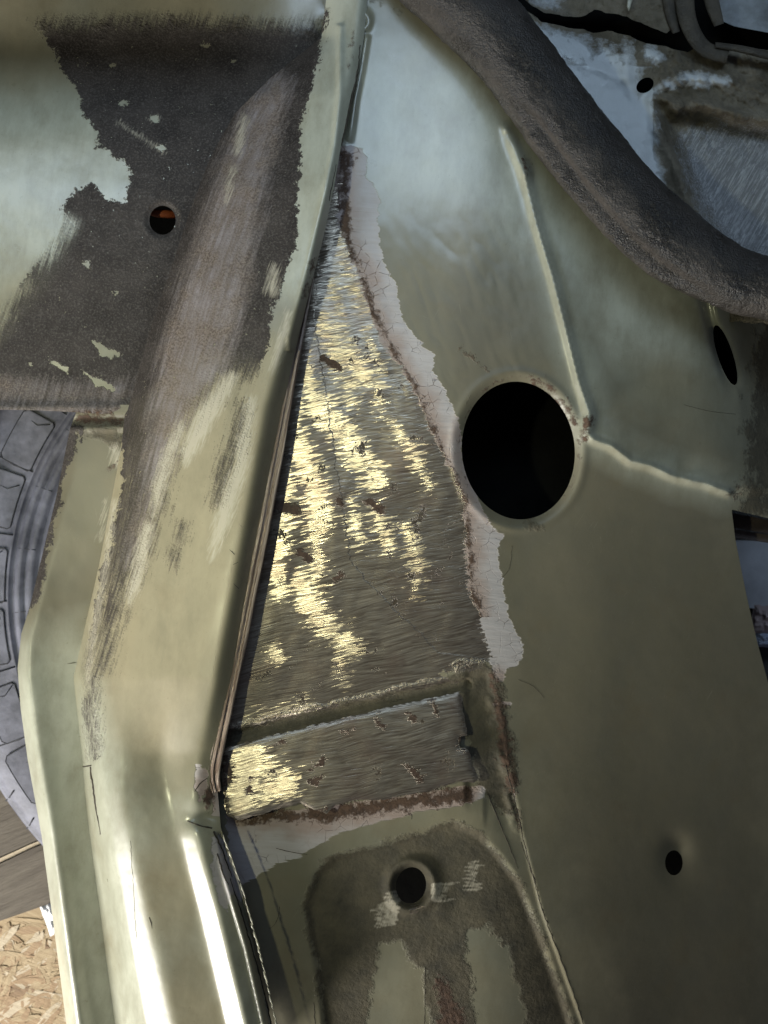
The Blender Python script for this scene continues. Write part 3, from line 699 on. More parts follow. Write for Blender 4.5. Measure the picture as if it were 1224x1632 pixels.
prim_out = [(528, 250), (543, 233), (560, 231), (578, 238), (586, 256), (582, 282), (598, 300), (606, 318), (602, 345), (606, 390), (614, 425), (630, 450), (636, 480), (642, 510), (664, 540), (692, 566), (690, 590), (704, 612), (722, 650), (734, 680), (737, 730), (752, 770), (772, 815), (784, 842), (803, 852), (792, 880), (800, 930), (812, 985), (830, 1020), (836, 1042), (824, 1060), (808, 1066), (802, 1086), (788, 1080), (778, 1050), (700, 1040), (560, 900), (500, 500)]
low_prim = [(360, 1300), (480, 1290), (640, 1268), (772, 1250), (776, 1272), (735, 1282), (640, 1302), (556, 1322), (530, 1334), (482, 1362), (440, 1378), (402, 1400), (384, 1412), (368, 1390)]
main = Sheet(330, 1250, -40, 1680, 3.0, main_z)
main_poly = [(570, -40), (790, -40), (850, 100), (908, 220), (990, 312), (1100, 400), (1250, 470), (1250, 832), (1224, 826), (1166, 812), (1172, 860), (1190, 950), (1206, 1020), (1222, 1080), (1250, 1190), (1250, 1680), (434, 1680), (375, 1420), (340, 1330), (334, 1240), (346, 1180), (372, 1020), (400, 860), (428, 700), (458, 560), (485, 450), (503, 380), (520, 300), (534, 235), (548, 150), (566, 60)]
def main_F(U, V):
    f = sdf_poly(U, V, main_poly)
    f = np.minimum(f, -sdf_ell(U, V, 826, 718, 90, 110, R(-6)))
    f = np.minimum(f, -sdf_ell(U, V, 1156, 566, 12, 50, R(-18)))
    f = np.minimum(f, -sdf_ell(U, V, 1074, 1375, 14, 20))
    f = np.minimum(f, -sdf_ell(U, V, 655, 1411, 24, 29, R(10)))
    return np.minimum(f, -sdf_ell(U, V, 571, 31, 6, 7))
def main_attrs(U, V):
    A = {}
    metal = sdf_poly(U, V, metal_poly)
    d, _, _, _ = line_d(U, V, groove)
    slot = np.minimum(sdf_poly(U, V, [(738, 1066), (782, 1060), (800, 1130), (815, 1240), (812, 1290), (776, 1262), (750, 1190), (742, 1110)]), 60)
    metal = np.minimum(metal, d - 8); pits_ = -60 + 0 * U
    for P, W in (([(512, 570), (540, 585)], 5), ([(433, 805), (470, 812)], 9), ([(540, 798), (545, 806)], 4), ([(590, 800), (606, 812)], 6), ([(478, 880), (495, 890)], 5), ([(360, 1110), (352, 1170)], 5), ([(535, 925), (545, 915)], 3)):
        metal = np.minimum(metal, -stroke(U, V, P, W) * 1.3); pits_ = np.maximum(pits_, stroke(U, V, P, W) + 9)
    A['metal'] = np.maximum(metal, np.minimum(sdf_ell(U, V, 655, 1414, 32, 42), sdf_ell(U, V, 668, 1452, 16, 9)) - 1)
    A['primer'] = np.maximum(sdf_poly(U, V, prim_out), sdf_poly(U, V, low_prim))
    A['primer'] = np.maximum(A['primer'], stroke(U, V, [(790, 1123), (812, 1120)], [4, 3]))
    # paint-edge rust between metal and primer
    inner = np.interp(V, [300, 392, 450, 500, 560, 620, 700, 800, 880, 950, 1000], [546, 552, 578, 592, 625, 660, 694, 738, 745, 750, 772])
    r = 4 - np.abs(U - inner - 3) + 2.0 * vnoise(U, V, 30, 66, 2) - 60 * (V < 240) - 60 * (V > 985)
    r = np.maximum(r, 7 - np.abs(sdf_poly(U, V, [(545, 245), (556, 250), (548, 300), (545, 330), (540, 330)])) - 4)
    r = np.maximum(r, -5 - np.abs(np.hypot(U - 826, (V - 718) * 0.82) - 96) + 6 * (U > 840) * (V < 680) - 4 * (V > 800))
    r = np.maximum(r, stroke(U, V, [(850, 612), (890, 645)], [4, 4]) - 1)
    r = np.maximum(r, stroke(U, V, [(938, 672), (930, 692)], [4, 5]))
    r = np.maximum(r, stroke(U, V, [(836, 260), (838, 276)], [2, 3]))
    r = np.maximum(r, stroke(U, V, [(380, 1302), (480, 1302), (640, 1280), (740, 1266)], [7, 9, 10, 9]) + 1)
    r = np.maximum(r, stroke(U, V, [(700, 1560), (720, 1640)], [12, 30]) - 6)
    r = np.maximum(r, stroke(U, V, [(786, 1080), (800, 1150), (812, 1240), (828, 1320)], [3, 8, 8, 3]) - 1)
    r = np.maximum(r, stroke(U, V, [(740, 560), (775, 590)], [12, 10]) - 12)
    r = np.maximum(r, stroke(U, V, [(1168, 790), (1180, 765)], [5, 3]))
    r = np.maximum(r, 12 * sstep(560, 700, V) * 0 + stroke(U, V, [(390, 1060), (500, 1090), (560, 1110)], [26, 14, 6]) - 16)
    r = np.maximum(r, pits_)
    A['rust'] = r
    rec = sdf_poly(U, V, recess)
    pA = sdf_poly(U, V, [(592, 1560), (598, 1530), (608, 1502), (640, 1500), (652, 1530), (672, 1545), (680, 1590), (690, 1690), (575, 1690)])
    pB = sdf_poly(U, V, [(745, 1500), (752, 1480), (775, 1470), (800, 1500), (822, 1560), (835, 1600), (850, 1690), (775, 1690), (752, 1590)])
    g = np.minimum(rec * 1.8 + 6, -np.maximum(pA, pB) * 2.0)
    g = np.where(V < 1700, g, g)
    g = np.maximum(g, 60 - d * 3.2); g = np.maximum(g, slot * 1.6 + 14)
    g = np.maximum(g, stroke(U, V, [(730, 600), (745, 640)], [16, 14]) - 24)
    g = np.maximum(g, np.minimum(sdf_poly(U, V, [(1210, 480), (1250, 480), (1250, 840), (1168, 822), (1170, 790), (1185, 760), (1180, 680)]) * 0.8, 22) - 8)
    g = np.maximum(g, stroke(U, V, [(846, 830), (862, 845)], [8, 4]) - 12)
    g = np.maximum(g, stroke(U, V, [(560, 10), (600, 0), (640, 20)], [10, 10, 6]) - 16)
    A['grime'] = g
    s = -60 + 0 * U
    rs = random.Random(4)
    for k in range(15):
        y = 1422 + k * 3.6 + rs.uniform(-1.5, 1.5); x1 = 636 + rs.uniform(-6, 2) - k * 0.3; L = rs.uniform(14, 38) * (0.7 + k / 15)
        s = np.maximum(s, stroke(U, V, [(x1, y), (x1 - L * .5, y + L * .10), (x1 - L, y + L * .22)], [rs.uniform(1.0, 2.6), rs.uniform(.8, 1.8), .2]) * 5 + 3)
    for k in range(9):
        y = 1410 + k * 3.4 + rs.uniform(-1, 1); L = rs.uniform(12, 46)
        s = np.maximum(s, stroke(U, V, [(690, y), (690 + L * .5, y - 1), (690 + L, y - 4)], [rs.uniform(1.0, 2.4), rs.uniform(.8, 1.6), .2]) * 5 + 3)
    for k in range(8):
        y = 1374 + k * 6.2 + rs.uniform(-1.5, 1.5); L = rs.uniform(18, 34)
        s = np.maximum(s, stroke(U, V, [(742 + rs.uniform(-4, 4) - k * .6, y + 2), (742 + L * .6, y), (742 + L - k, y - 2)], [.3, rs.uniform(1.0, 2.0), .3]) * 5 + 2)
    A['streak'] = s
    gl = -60 + 0 * U
    for P, W in GL: gl = np.maximum(gl, stroke(U, V, P, W) - 3.0)
    A['glint'] = gl
    A['film_shade'] = np.maximum.reduce([sdf_poly(U, V, [(620, 440), (820, 470), (960, 680), (1180, 800), (1260, 1100), (1260, 1700), (960, 1700), (860, 1300), (790, 1080), (760, 800)]) * 0.5, stroke(U, V, [(440, 1400), (470, 1620)], 50) * 0.5 - 4, stroke(U, V, [(730, 500), (790, 900), (850, 1100)], 60) * 0.6]) + 4  # film carried over the lower right to darken the face turned from the light
    A['pale'] = np.maximum.reduce([sdf_poly(U, V, [(560, 100), (700, 90), (860, 160), (1130, 380), (1130, 560), (1000, 560), (880, 420), (760, 330), (600, 300)]) * 0.7, stroke(U, V, ridge1, 8) + 8, stroke(U, V, ridge2, 5) + 12])  # upper sheen and lit bead tops painted in as paler enamel
    return A
mo = main.build('strut_panel', main_F, PAINT, body, main_attrs, thick=9)

# ---------------- welded strip below the gap ---------------------------------------
strip_poly = [(350, 1195), (368, 1189), (442, 1170), (534, 1148), (620, 1127), (734, 1102), (740, 1140), (745, 1172), (733, 1174), (732, 1190), (748, 1194), (754, 1220), (762, 1240), (756, 1248), (728, 1246), (700, 1254), (680, 1262), (640, 1268), (600, 1276), (560, 1276), (535, 1284), (520, 1296), (500, 1292), (478, 1280), (440, 1290), (410, 1300), (380, 1308), (362, 1302), (356, 1260)]
SG = [([(400, 1205), (395, 1250), (380, 1290)], 24), ([(430, 1225), (425, 1260)], 14), ([(455, 1240), (452, 1262)], 16), ([(458, 1284), (440, 1290)], 6)]
def strip_z(U, V, G):
    Z = 20 - 0.030 * (U - 340) + 0.10 * (V - 1230) + 0 * gauss(main.z(U, V), 2) + 0.8 * vnoise(U, V, 70, 41, 2, R(-40), 36)
    e = sdf_poly(U, V, strip_poly); Z -= 3 * np.exp(-np.maximum(e, 0) / 4)
    for k, (P, W) in enumerate(SG):
        d, off, _, _ = line_d(U, V, P); wj = W * (1 + 0.3 * vnoise(U, V, 16, 70 + k, 2))
        Z += 0.02 * np.clip(off, -wj, wj) * np.exp(-(d / (wj * 1.6)) ** 2)
    return Z
strip = Sheet(340, 780, 1090, 1330, 2.4, strip_z)
def strip_attrs(U, V):
    m = 14 + 0 * U
    for P, W in (([(360, 1210), (366, 1240), (356, 1250)], [8, 10, 4]), ([(399, 1240), (398, 1262)], [4, 2]), ([(548, 1165), (565, 1160)], [3, 4]), ([(600, 1150), (610, 1158)], [8, 5]), ([(492, 1225), (515, 1212)], [5, 4]), ([(495, 1252), (512, 1240)], [5, 3]), ([(650, 1220), (668, 1240)], [6, 8]), ([(425, 1190), (450, 1182)], [4, 3]), ([(735, 1180), (735, 1186)], [8, 8]), ([(470, 1295), (520, 1290)], [5, 3]), ([(655, 1138), (660, 1150)], [3, 4]), ([(690, 1120), (695, 1135)], [4, 4])):
        m = np.minimum(m, -stroke(U, V, P, [x_ * 0.55 for x_ in W]) * 0.9 + 3.0 * vnoise(U, V, 9, 67, 3))
    gl = -60 + 0 * U
    for P, W in SG: gl = np.maximum(gl, stroke(U, V, P, W))
    return {'metal': m, 'rust': 12 + 0 * U, 'grime': -60 + 0 * U, 'glint': gl}
strip.build('welded_strip', lambda U, V: sdf_poly(U, V, strip_poly) + 1.8 * vnoise(U, V, 9, 43, 2), PAINT, body, strip_attrs, thick=8)['label'] = 'ground steel strip welded below the gap'

# ---------------- rear parts: what is seen through the openings ----------------------

def slab(outline, ztop, thick):
    """closed prism; outline [(u,v)] or [(u,v,z)]"""
    P = [(p[0], p[1], p[2] if len(p) > 2 else ztop) for p in outline]; V = []; n = len(P)
    for dz in (0, -thick):
        for (u, v, z) in P: V.append(tuple(unproj(np.array(float(u)), np.array(float(v)), np.array(float(z + dz)))))
    F = [tuple(range(n))[::-1], tuple(range(n, 2 * n))] + [(i, (i + 1) % n, n + (i + 1) % n, n + i) for i in range(n)]
    return V, F
def slab_obj(name, outline, ztop, thick, mat, parent=None, label=None):
    V, F = slab(outline, ztop, thick); o = mesh_obj(name, V, F, mat, parent, False)
    if label: o['label'] = label
    return o
slab_obj('dark_backing', [(-120, -60, -200), (1250, -60, -240), (1250, 760, -240), (1150, 780, -230), (1150, 900, -225), (1190, 1200, -250), (1250, 1700, -285), (480, 1700, -240), (400, 1350, -215), (330, 1100, -205), (215, 630, -200), (-120, 630, -200)], -200, 12, DARK, body)  # added backing, coloured black as the darkness behind the holes

slab_obj('added_shade_slab', [(-400, -500), (400, -500), (400, -75), (-400, -75)], 215, 12, PAINT, body)  # added out of view, only to shade the top of the side panel

# big opening's inner collar and the fluted lip of the recess hole
def collar(name, sheet, cx, cy, rx, ry, ang, h0, h1, mat, n=48, flare=0.0):
    V = []; F = []
    for j, (e, dz) in enumerate(((0.0, h0), (0.6, h0 - 2), (0.8, (h0 + h1) / 2), (flare, h1))):
        for k in range(n):
            a = 2 * math.pi * k / n; x, y = (rx - 0 + e) * math.cos(a), (ry + e) * math.sin(a)
            u = cx + x * math.cos(ang) - y * math.sin(ang); v = cy + x * math.sin(ang) + y * math.cos(ang)
            V.append(tuple(unproj(np.array(u), np.array(v), sheet.z(u, v) + dz)))
    for j in range(3):
        for k in range(n): F.append((j * n + k, (j + 1) * n + k, (j + 1) * n + (k + 1) % n, j * n + (k + 1) % n))
    return mesh_obj(name, V, F, mat, body, True)
collar('hole_collar', main, 655, 1411, 24.5, 29.5, R(10), -1, -26, GRIMY)
collar('hole_collar', main, 826, 718, 90.5, 110.5, R(-6), -8, -20, GRIMY, 96)

# reddish cable glimpsed through the small hole
V_, F_ = tube(unproj(np.array([225., 250, 290]), np.array([332., 340, 343]), np.array([-60., -62, -70])), 7 * S, 12)
mesh_obj('cable', V_, F_, simple('orange_cable', (0.30, 0.07, 0.025), (0.40, 0.11, 0.04), 30, 0.5), body, True)['label'] = 'orange cable seen through the small round hole'

# hairline cracks and broken joints
def crack(sheet, P, r0, r1, dz=0.4):
    Q = resample([(p[0], p[1]) for p in P], 4); n = len(Q); rad = []
    pts = []
    for i, (u, v) in enumerate(Q):
        u += 0.9 * float(vnoise(np.array([u]), np.array([v]), 6, 91, 2)[0])
        t = i / max(1, n - 1); w_ = (r0 + (r1 - r0) * t) * (0.55 + 0.45 * math.sin(math.pi * min(1, max(0, 0.08 + 0.84 * t)))) * (1 + 0.35 * float(vnoise(np.array([u * 3.0]), np.array([v]), 8, 92, 2)[0]))
        rad.append(max(0.25, w_) * S); pts.append(unproj(np.array(u), np.array(v), sheet.z(u, v) + dz))
    return tube(pts, rad, 6, squash=0.35)
bt = Batch()
for P, a, b in (([(776, 1262), (796, 1310), (812, 1350), (826, 1385)], 1.2, .5), ([(806, 1220), (824, 1290), (836, 1345), (848, 1390), (858, 1420)], 1.8, .8), ([(830, 1342), (850, 1400), (866, 1455), (900, 1545), (930, 1632), (940, 1670)], .7, .9),
                ([(826, 1083), (850, 1094), (868, 1112)], .4, .3), ([(440, 1352), (465, 1358), (490, 1362)], .8, .4), ([(446, 1445), (440, 1470), (430, 1480)], .6, .3), ([(677, 1540), (677, 1600), (676, 1670)], .5, .5),
                ([(1090, 645), (1130, 655), (1172, 660)], .3, .3), ([(645, 1300), (655, 1297), (656, 1306)], .6, .4), ([(796, 926), (812, 905), (816, 870)], .3, .3), ([(500, 1598), (502, 1640)], .8, .4)):
    bt.add(crack(main, P, a * 0.8, b * 0.8))
tag(bt.build('hairline_crack', CRACK, body), 'dark hairline cracks in the paint', kind='stuff')
bt = Batch()
for P, a, b in (([(574, 72), (570, 110), (562, 150), (552, 195), (544, 232)], 1.3, 2.0), ([(120, 1221), (134, 1222), (146, 1220)], 1.1, 1.8), ([(144, 1222), (147, 1240), (152, 1275), (160, 1330)], 3.2, 1.2), ([(376, 1280), (376, 1290)], 0, 0),
                ([(298, 1308), (318, 1316), (338, 1320)], 1, 1.6), ([(340, 1325), (352, 1352), (364, 1384), (370, 1398)], 2.2, 1.2), ([(346, 1360), (356, 1392), (364, 1410)], 1.3, 1.0), ([(310, 1262), (318, 1250), (330, 1240)], .8, .6),
                ([(366, 1400), (392, 1480), (420, 1580), (436, 1650)], 1.6, 1.8), ([(120, 988), (136, 986)], .6, .4), ([(107, 1058), (122, 1056)], .6, .4), ([(238, 1462), (242, 1480)], .9, .3), ([(372, 900), (380, 896)], .5, .5), ([(366, 876), (374, 884)], .5, .5), ([(372, 930), (380, 938)], .5, .5), ([(536, 262), (530, 290), (524, 320)], .6, .8), ([(208, 1340), (214, 1440), (222, 1560)], .2, .25), ([(132, 858), (128, 878)], .6, .3)):
    bt.add(crack(rail, P, a, b) if P[0][0] > 118 else crack(oflange, P, a, b))
tag(bt.build('hairline_crack', CRACK, body), 'dark cracks along the broken joints', kind='stuff')
rnd0 = random.Random(8)
# twisted, rope-like bead of the seam at the bottom
bt = Batch()
for k in range(26):
    t = k / 25.0; v = 1330 + t * 320; u = np.interp(v, [1320, 1400, 1500, 1632, 1660], [352, 381, 409, 440, 446])
    c = unproj(np.array(u), np.array(v), np.array(62.0)); c2 = unproj(np.array(u + 5.5), np.array(v + 15.0), np.array(63.0))
    q_ = rnd0.uniform(0.35, 0.85); c2 = c + (c2 - c) * rnd0.uniform(0.7, 1.3)
    bt.add(tube([c, c * 0.5 + c2 * 0.5 + np.array([rnd0.uniform(-1, 1) * S, 0, 1.0 * S]), c2], [1.4 * S * q_, 2.6 * S * q_, 1.2 * S * q_], 8))
tag(bt.build('seam_bead', SEAL, body), 'pale twisted bead of seam sealer', kind='stuff')

# ---------------- rear bulkhead, upper right ------------------------------------------
pocket = [(1050, 168), (1075, 182), (1120, 178), (1180, 196), (1270, 205), (1270, 460), (1180, 420), (1130, 360), (1105, 310), (1080, 245), (1055, 200)]
def bulk_z(U, V, G):
    Z = -95 - 0.05 * (U - 900) + 0.06 * (V - 150)
    Z = Z + 0 * U
    f = sdf_poly(U, V, pocket); Z -= 46 * sstep(-8, 22, f) - 12 * np.exp(-((f + 12) / 7.0) ** 2)
    d, _, _, _ = line_d(U, V, [(1060, 132), (1100, 126), (1160, 128)]); Z += 12 * np.exp(-(d / 9) ** 2)
    d, _, _, _ = line_d(U, V, [(1032, 160), (1045, 145), (1058, 138)]); Z += 8 * np.exp(-(d / 5) ** 2)
    d, _, _, _ = line_d(U, V, [(1010, 70), (1000, 100), (1000, 125)]); Z += 6 * np.exp(-(d / 9) ** 2)
    d, _, _, _ = line_d(U, V, [(1035, 82), (1050, 92)]); Z += 8 * np.exp(-(d / 9) ** 2)
    d, _, _, _ = line_d(U, V, [(925, 104), (960, 112), (1000, 130), (1018, 170)]); Z += 6 * np.exp(-(d / 9) ** 2)
    Z -= 16 * sstep(60, 10, V - 0.14 * (U - 860) - 20)
    Z = G(Z, 3)
    cake = sstep(-10, 25, np.maximum(f, U - 1045)) * sstep(300, 160, V)
    Z += 4 * vnoise(U, V, 40, 61, 3) + cake * (7 * vnoise(U, V, 18, 62, 4) + 4 * vnoise(U, V, 7, 64, 3)) + 0.8 * vnoise(U, V, 10, 63, 3)
    return Z
bulk = Sheet(800, 1270, 0, 520, 2.6, bulk_z)
bulk_poly = [(830, 10), (862, 33), (900, 43), (930, 47), (945, 52), (975, 50), (1000, 56), (1030, 70), (1060, 74), (1095, 84), (1110, 76), (1150, 72), (1270, 84), (1270, 520), (1000, 500), (850, 250)]
def bulk_attrs(U, V):
    p = sdf_poly(U, V, [(850, 40), (905, 60), (930, 64), (950, 80), (975, 72), (990, 95), (1008, 108), (1010, 140), (1022, 158), (1036, 170), (1044, 230), (1060, 300), (1075, 360), (900, 400), (830, 100)])
    p = np.maximum.reduce([p, stroke(U, V, [(1000, 80), (998, 118)], [7, 8]), stroke(U, V, [(1032, 82), (1046, 92)], [7, 8]) * 1.6, stroke(U, V, [(1066, 134), (1100, 126), (1158, 130)], [6, 8, 7]) * 1.6, stroke(U, V, [(1024, 158), (1052, 140)], 3) * 2 + 3])
    p = np.where(V < 105, np.minimum(p, 10), p + 14 * (U < 1040))
    du = sdf_poly(U, V, [(1085, 215), (1140, 200), (1270, 215), (1270, 440), (1150, 400), (1115, 330)])
    return {'primer': p, 'dust_sheen': du}
bulk.build('bulkhead_panel', lambda U, V: np.minimum(sdf_poly(U, V, bulk_poly) + 1.6 * vnoise(U, V, 12, 65, 3), -sdf_ell(U, V, 1028, 136, 15, 11, R(-35))), DIRT, body, bulk_attrs, thick=9)['label'] = 'dirt caked panel with a sunken pocket'

# grimy members above the dark gap
cm_poly = [(790, -40), (846, 8), (868, 20), (900, 25), (925, 28), (936, 22), (948, 16), (970, 20), (1000, 28), (1040, 44), (1062, 52), (1080, 40), (1090, -40)]
def cm_z(U, V, G): return -100 + 0.1 * (V - 20) + 5 * vnoise(U, V, 35, 71, 4) + 1.6 * vnoise(U, V, 8, 72, 3)
cm = Sheet(780, 1100, -40, 70, 2.8, cm_z)
cm.build('crossmember', lambda U, V: sdf_poly(U, V, cm_poly) + 2 * vnoise(U, V, 14, 73, 3), DIRT, body, lambda U, V: {'primer': sdf_poly(U, V, [(845, -40), (856, 4), (890, 12), (910, -40)]) - 4, 'dust_sheen': -60 + 0 * U}, thick=14)
def strap(P, W, z, h, mat, name):
    Q = resample([(a[0], a[1], b) for a, b in zip(P, W)], 6); V = []; F = []
    prof = [(-1, -h), (-1, 0), (-.8, 2.5), (0, 5), (.8, 2.5), (1, 0), (1, -h)]; n = len(prof)
    for i, (u, v, wd) in enumerate(Q):
        t = (np.array(Q[min(i + 1, len(Q) - 1)]) - np.array(Q[max(i - 1, 0)]))[:2]; t = t / np.linalg.norm(t)
        for s_, hh in prof:
            V.append(tuple(unproj(np.array(u - t[1] * s_ * wd), np.array(v + t[0] * s_ * wd), np.array(z + hh))))
    for i in range(len(Q) - 1):
        for j in range(n): F.append((i * n + j, i * n + (j + 1) % n, (i + 1) * n + (j + 1) % n, (i + 1) * n + j))
    F.append(tuple(range(n))); F.append(tuple((len(Q) - 1) * n + j for j in range(n))[::-1])
    o = mesh_obj(name, V, F, mat, body, True); return o
strap([(1062, -50), (1066, 0), (1072, 34), (1078, 52)], [12, 11, 9, 6], -96, 8, GRIMY, 'bracket')
strap([(1092, -50), (1092, 10), (1102, 48), (1124, 78), (1160, 90)], [16, 15, 14, 13, 12], -88, 10, GRIMY, 'bracket')
strap([(1128, -50), (1134, 0), (1142, 28), (1146, 40)], [13, 12, 10, 8], -104, 8, GRIMY, 'bracket')
strap([(1140, 72), (1180, 78), (1224, 88), (1290, 100)], [5, 6, 7, 8], -84, 10, GRIMY, 'bracket')
slab_obj('far_panel', [(1136, -60), (1152, 34), (1170, 42), (1224, 52), (1290, 60), (1290, -60)], -170, 10, simple('pale_blue_dirty_paint', (0.10, 0.105, 0.105), (0.27, 0.30, 0.32), 60, 0.5), body)
V_, F_ = tube(unproj(np.array([1006., 1004, 1002, 1002]), np.array([-20., 0, 10, 17]), np.array([-86., -86, -85, -84])), [4.5 * S, 4.5 * S, 3.6 * S, 0.6 * S], 8, squash=.4)
mesh_obj('sealer_drip', V_, F_, SEAL, body, True)
# lower members glimpsed past the right edge
slab_obj('sill_member', [(1140, 812, -150), (1290, 842, -150), (1290, 862, -150), (1140, 836, -150)], 0, 30, simple('dark_red_brown_steel', (0.030, 0.018, 0.014), (0.055, 0.038, 0.030), 20, 0.7), body)
slab_obj('sill_member', [(1140, 838, -170), (1290, 864, -170), (1290, 876, -170), (1140, 852, -170)], 0, 20, simple('dull_brown_steel', (0.07, 0.05, 0.045), (0.12, 0.10, 0.09), 20, 0.7), body)

# ================================================================== HOSE
hc = [(640, -120, 78), (684, -58, 75), (744, 6, 69), (819, 92, 62), (902, 204, 63), (980, 300, 62), (1065, 382, 62), (1160, 440, 53), (1224, 460, 50), (1320, 482, 50)]
Q = resample(hc, 4.0); n = 120; V_ = []; m_ = len(Q)
zc = 44.0
QA = np.array(Q); T_ = np.gradient(QA[:, :2], axis=0); T_ /= np.linalg.norm(T_, axis=1)[:, None]
ii = np.arange(m_)[:, None]; aa = (2 * np.pi * np.arange(n) / n)[None, :]
rr = QA[:, 2][:, None] * np.ones((1, n)); L_ = ii * 4.0
nz = 1.7 * vnoise(L_ + 0 * aa, aa * 66, 26, 81, 3) + 1.0 * vnoise(L_ + 0 * aa, np.cos(aa) * 66 + np.sin(aa) * 40, 6, 82, 3)
fade = sstep(330, 400, L_) * sstep(760, 660, L_)
ca = R(44) - (L_ - 350) / 400 * R(14)                      # the fold runs along the lower side
fold = -9.0 * np.exp(-((aa - ca - R(14)) / R(9)) ** 2) + 5.0 * np.exp(-((aa - ca + R(6)) / R(6)) ** 2) * (1 + 0.45 * np.sin(L_ / 3.2)) + 1.5 * np.exp(-((aa - ca + R(20)) / R(6)) ** 2)
rr = rr + nz + fold * fade
zz = np.where(zc < 0, 0, zc) - 0.0 * L_
side_ = np.cos(aa) * rr; hgt = np.sin(aa) * rr * 0.86
uu = QA[:, 0][:, None] - T_[:, 1][:, None] * side_; vv = QA[:, 1][:, None] + T_[:, 0][:, None] * side_
Pts = unproj(uu, vv, zz + hgt).reshape(-1, 3)
i0 = np.arange(m_ - 1)[:, None] * n; j0 = np.arange(n)[None, :]; j1 = (j0 + 1) % n
Fq = np.stack([i0 + j0, i0 + n + j0, i0 + n + j1, i0 + j1], -1).reshape(-1, 4)
hose = mesh_obj('rubber_hose', Pts, Fq, HOSE)
tag(hose, 'thick dusty black rubber hose crossing the upper right corner over the painted panel', 'hose')

# ================================================================== TYRE
TZ = -300.0; kt = (D - TZ) / D * S
tc_ = unproj(np.array(500.), np.array(950.), np.array(TZ))
tyre = empty('tyre', 500, 950, TZ - 150, 'blue-grey tyre lying behind the left flange with ringed sidewall', 'tyre')
prof = [(330, -60), (360, -12), (400, 0), (428, 8), (436, 8), (439, 3), (442, 3), (445, 9), (456, 11), (459, 5), (462, 5), (465, 11), (474, 10), (477, 0), (481, -2), (485, 3), (487, 5), (489, 3), (520, 3), (552, 0), (574, -7), (584, -12), (586, -17), (589, -15), (597, -28), (604, -60), (604, -100), (590, -135), (520, -150), (360, -150), (330, -120)]
N = 220; V_ = []; F_ = []
for k in range(N):
    a = 2 * math.pi * k / N
    for r_, dz in prof:
        wob = 0.0
        V_.append((tc_[0] + r_ * kt * math.cos(a), tc_[1] + r_ * kt * math.sin(a), tc_[2] + dz * S))
m_ = len(prof)
for k in range(N):
    for j in range(m_): F_.append((k * m_ + j, k * m_ + (j + 1) % m_, ((k + 1) % N) * m_ + (j + 1) % m_, ((k + 1) % N) * m_ + j))
t_o = mesh_obj('sidewall', V_, F_, RUBBER, tyre, True)
def pol(r_, deg, dz):
    a = R(deg); return (tc_[0] + r_ * kt * math.cos(a), tc_[1] + r_ * kt * math.sin(a), tc_[2] + dz * S)
for k in range(9):
    d0 = 108 + k * 12.4 + (1.2 if k % 2 else 0)
    pts = []; r0, r1, w_ = 492, 556, 5.0
    r1 = 556 - (9 if k % 2 else 0); r0 = 492 + (k * 7 % 5)
    loop = [(r0 + 4, d0), (r0, d0 + .5), (r0, d0 + w_ * 2 - .5), (r0 + 4, d0 + w_ * 2), (r1 - 6, d0 + w_ * 2 - .3), (r1, d0 + w_ * 2 - 1.0), (r1, d0 + 1.0), (r1 - 6, d0 + .3)]
    dense = []
    for i in range(len(loop)):
        a, b = loop[i], loop[(i + 1) % len(loop)]; ns = 4 if abs(a[1] - b[1]) > 3 else 1
        for q in range(ns): dense.append((a[0] + (b[0] - a[0]) * q / ns, a[1] + (b[1] - a[1]) * q / ns))
    # raised pad: inner top plus dark groove ring around it
    o = []; nd = len(dense); cr_ = sum(p[0] for p in dense) / nd; cd_ = sum(p[1] for p in dense) / nd
    V2_ = []; F2_ = []
    for sc, dz in ((1.0, 0), (0.99, 4.2), (0.965, 4.8)):
        for (r_, dg) in dense: V2_.append(pol(cr_ + (r_ - cr_) * sc, cd_ + (dg - cd_) * sc, dz))
    for j in range(2):
        for i in range(nd): F2_.append((j * nd + i, j * nd + (i + 1) % nd, (j + 1) * nd + (i + 1) % nd, (j + 1) * nd + i))
    F2_.append(tuple(2 * nd + i for i in range(nd)))
    pad = mesh_obj('tread_block', V2_, F2_, RUBBER, tyre, False)
    V2_, F2_ = tube([pol(r_, dg, 4.0) for (r_, dg) in dense + dense[:1]], 1.3 * S, 6, close=False)
    g_ = mesh_obj('groove', V2_, F2_, RUBBER_DK, pad, True)
bt = Batch()
for k in range(10):
    dg = 106.5 + k * 12.4
    bt.add(tube([pol(488, dg, 4), pol(520, dg + .3, 4), pol(556, dg - .2, 0)], 1.2 * S, 6))
    bt.add(tube([pol(500, dg + 3.2, 5.4), pol(516, dg + 4.6, 5.2), pol(540, dg + 4.2, 3)], 0.9 * S, 6)); bt.add(tube([pol(447, dg + 2, 10), pol(474, dg + 2.2, 10)], 0.7 * S, 6))
for k in range(24):
    dg = 105 + k * 5.4; bt.add(tube([pol(572, dg, -5), pol(586, dg + .5, -14), pol(600, dg + .7, -32), pol(606, dg + .7, -60)], 1.5 * S, 6))
tag(bt.build('sipe', RUBBER_DK, tyre), 'fine sipes along the outer shoulder', kind='stuff')

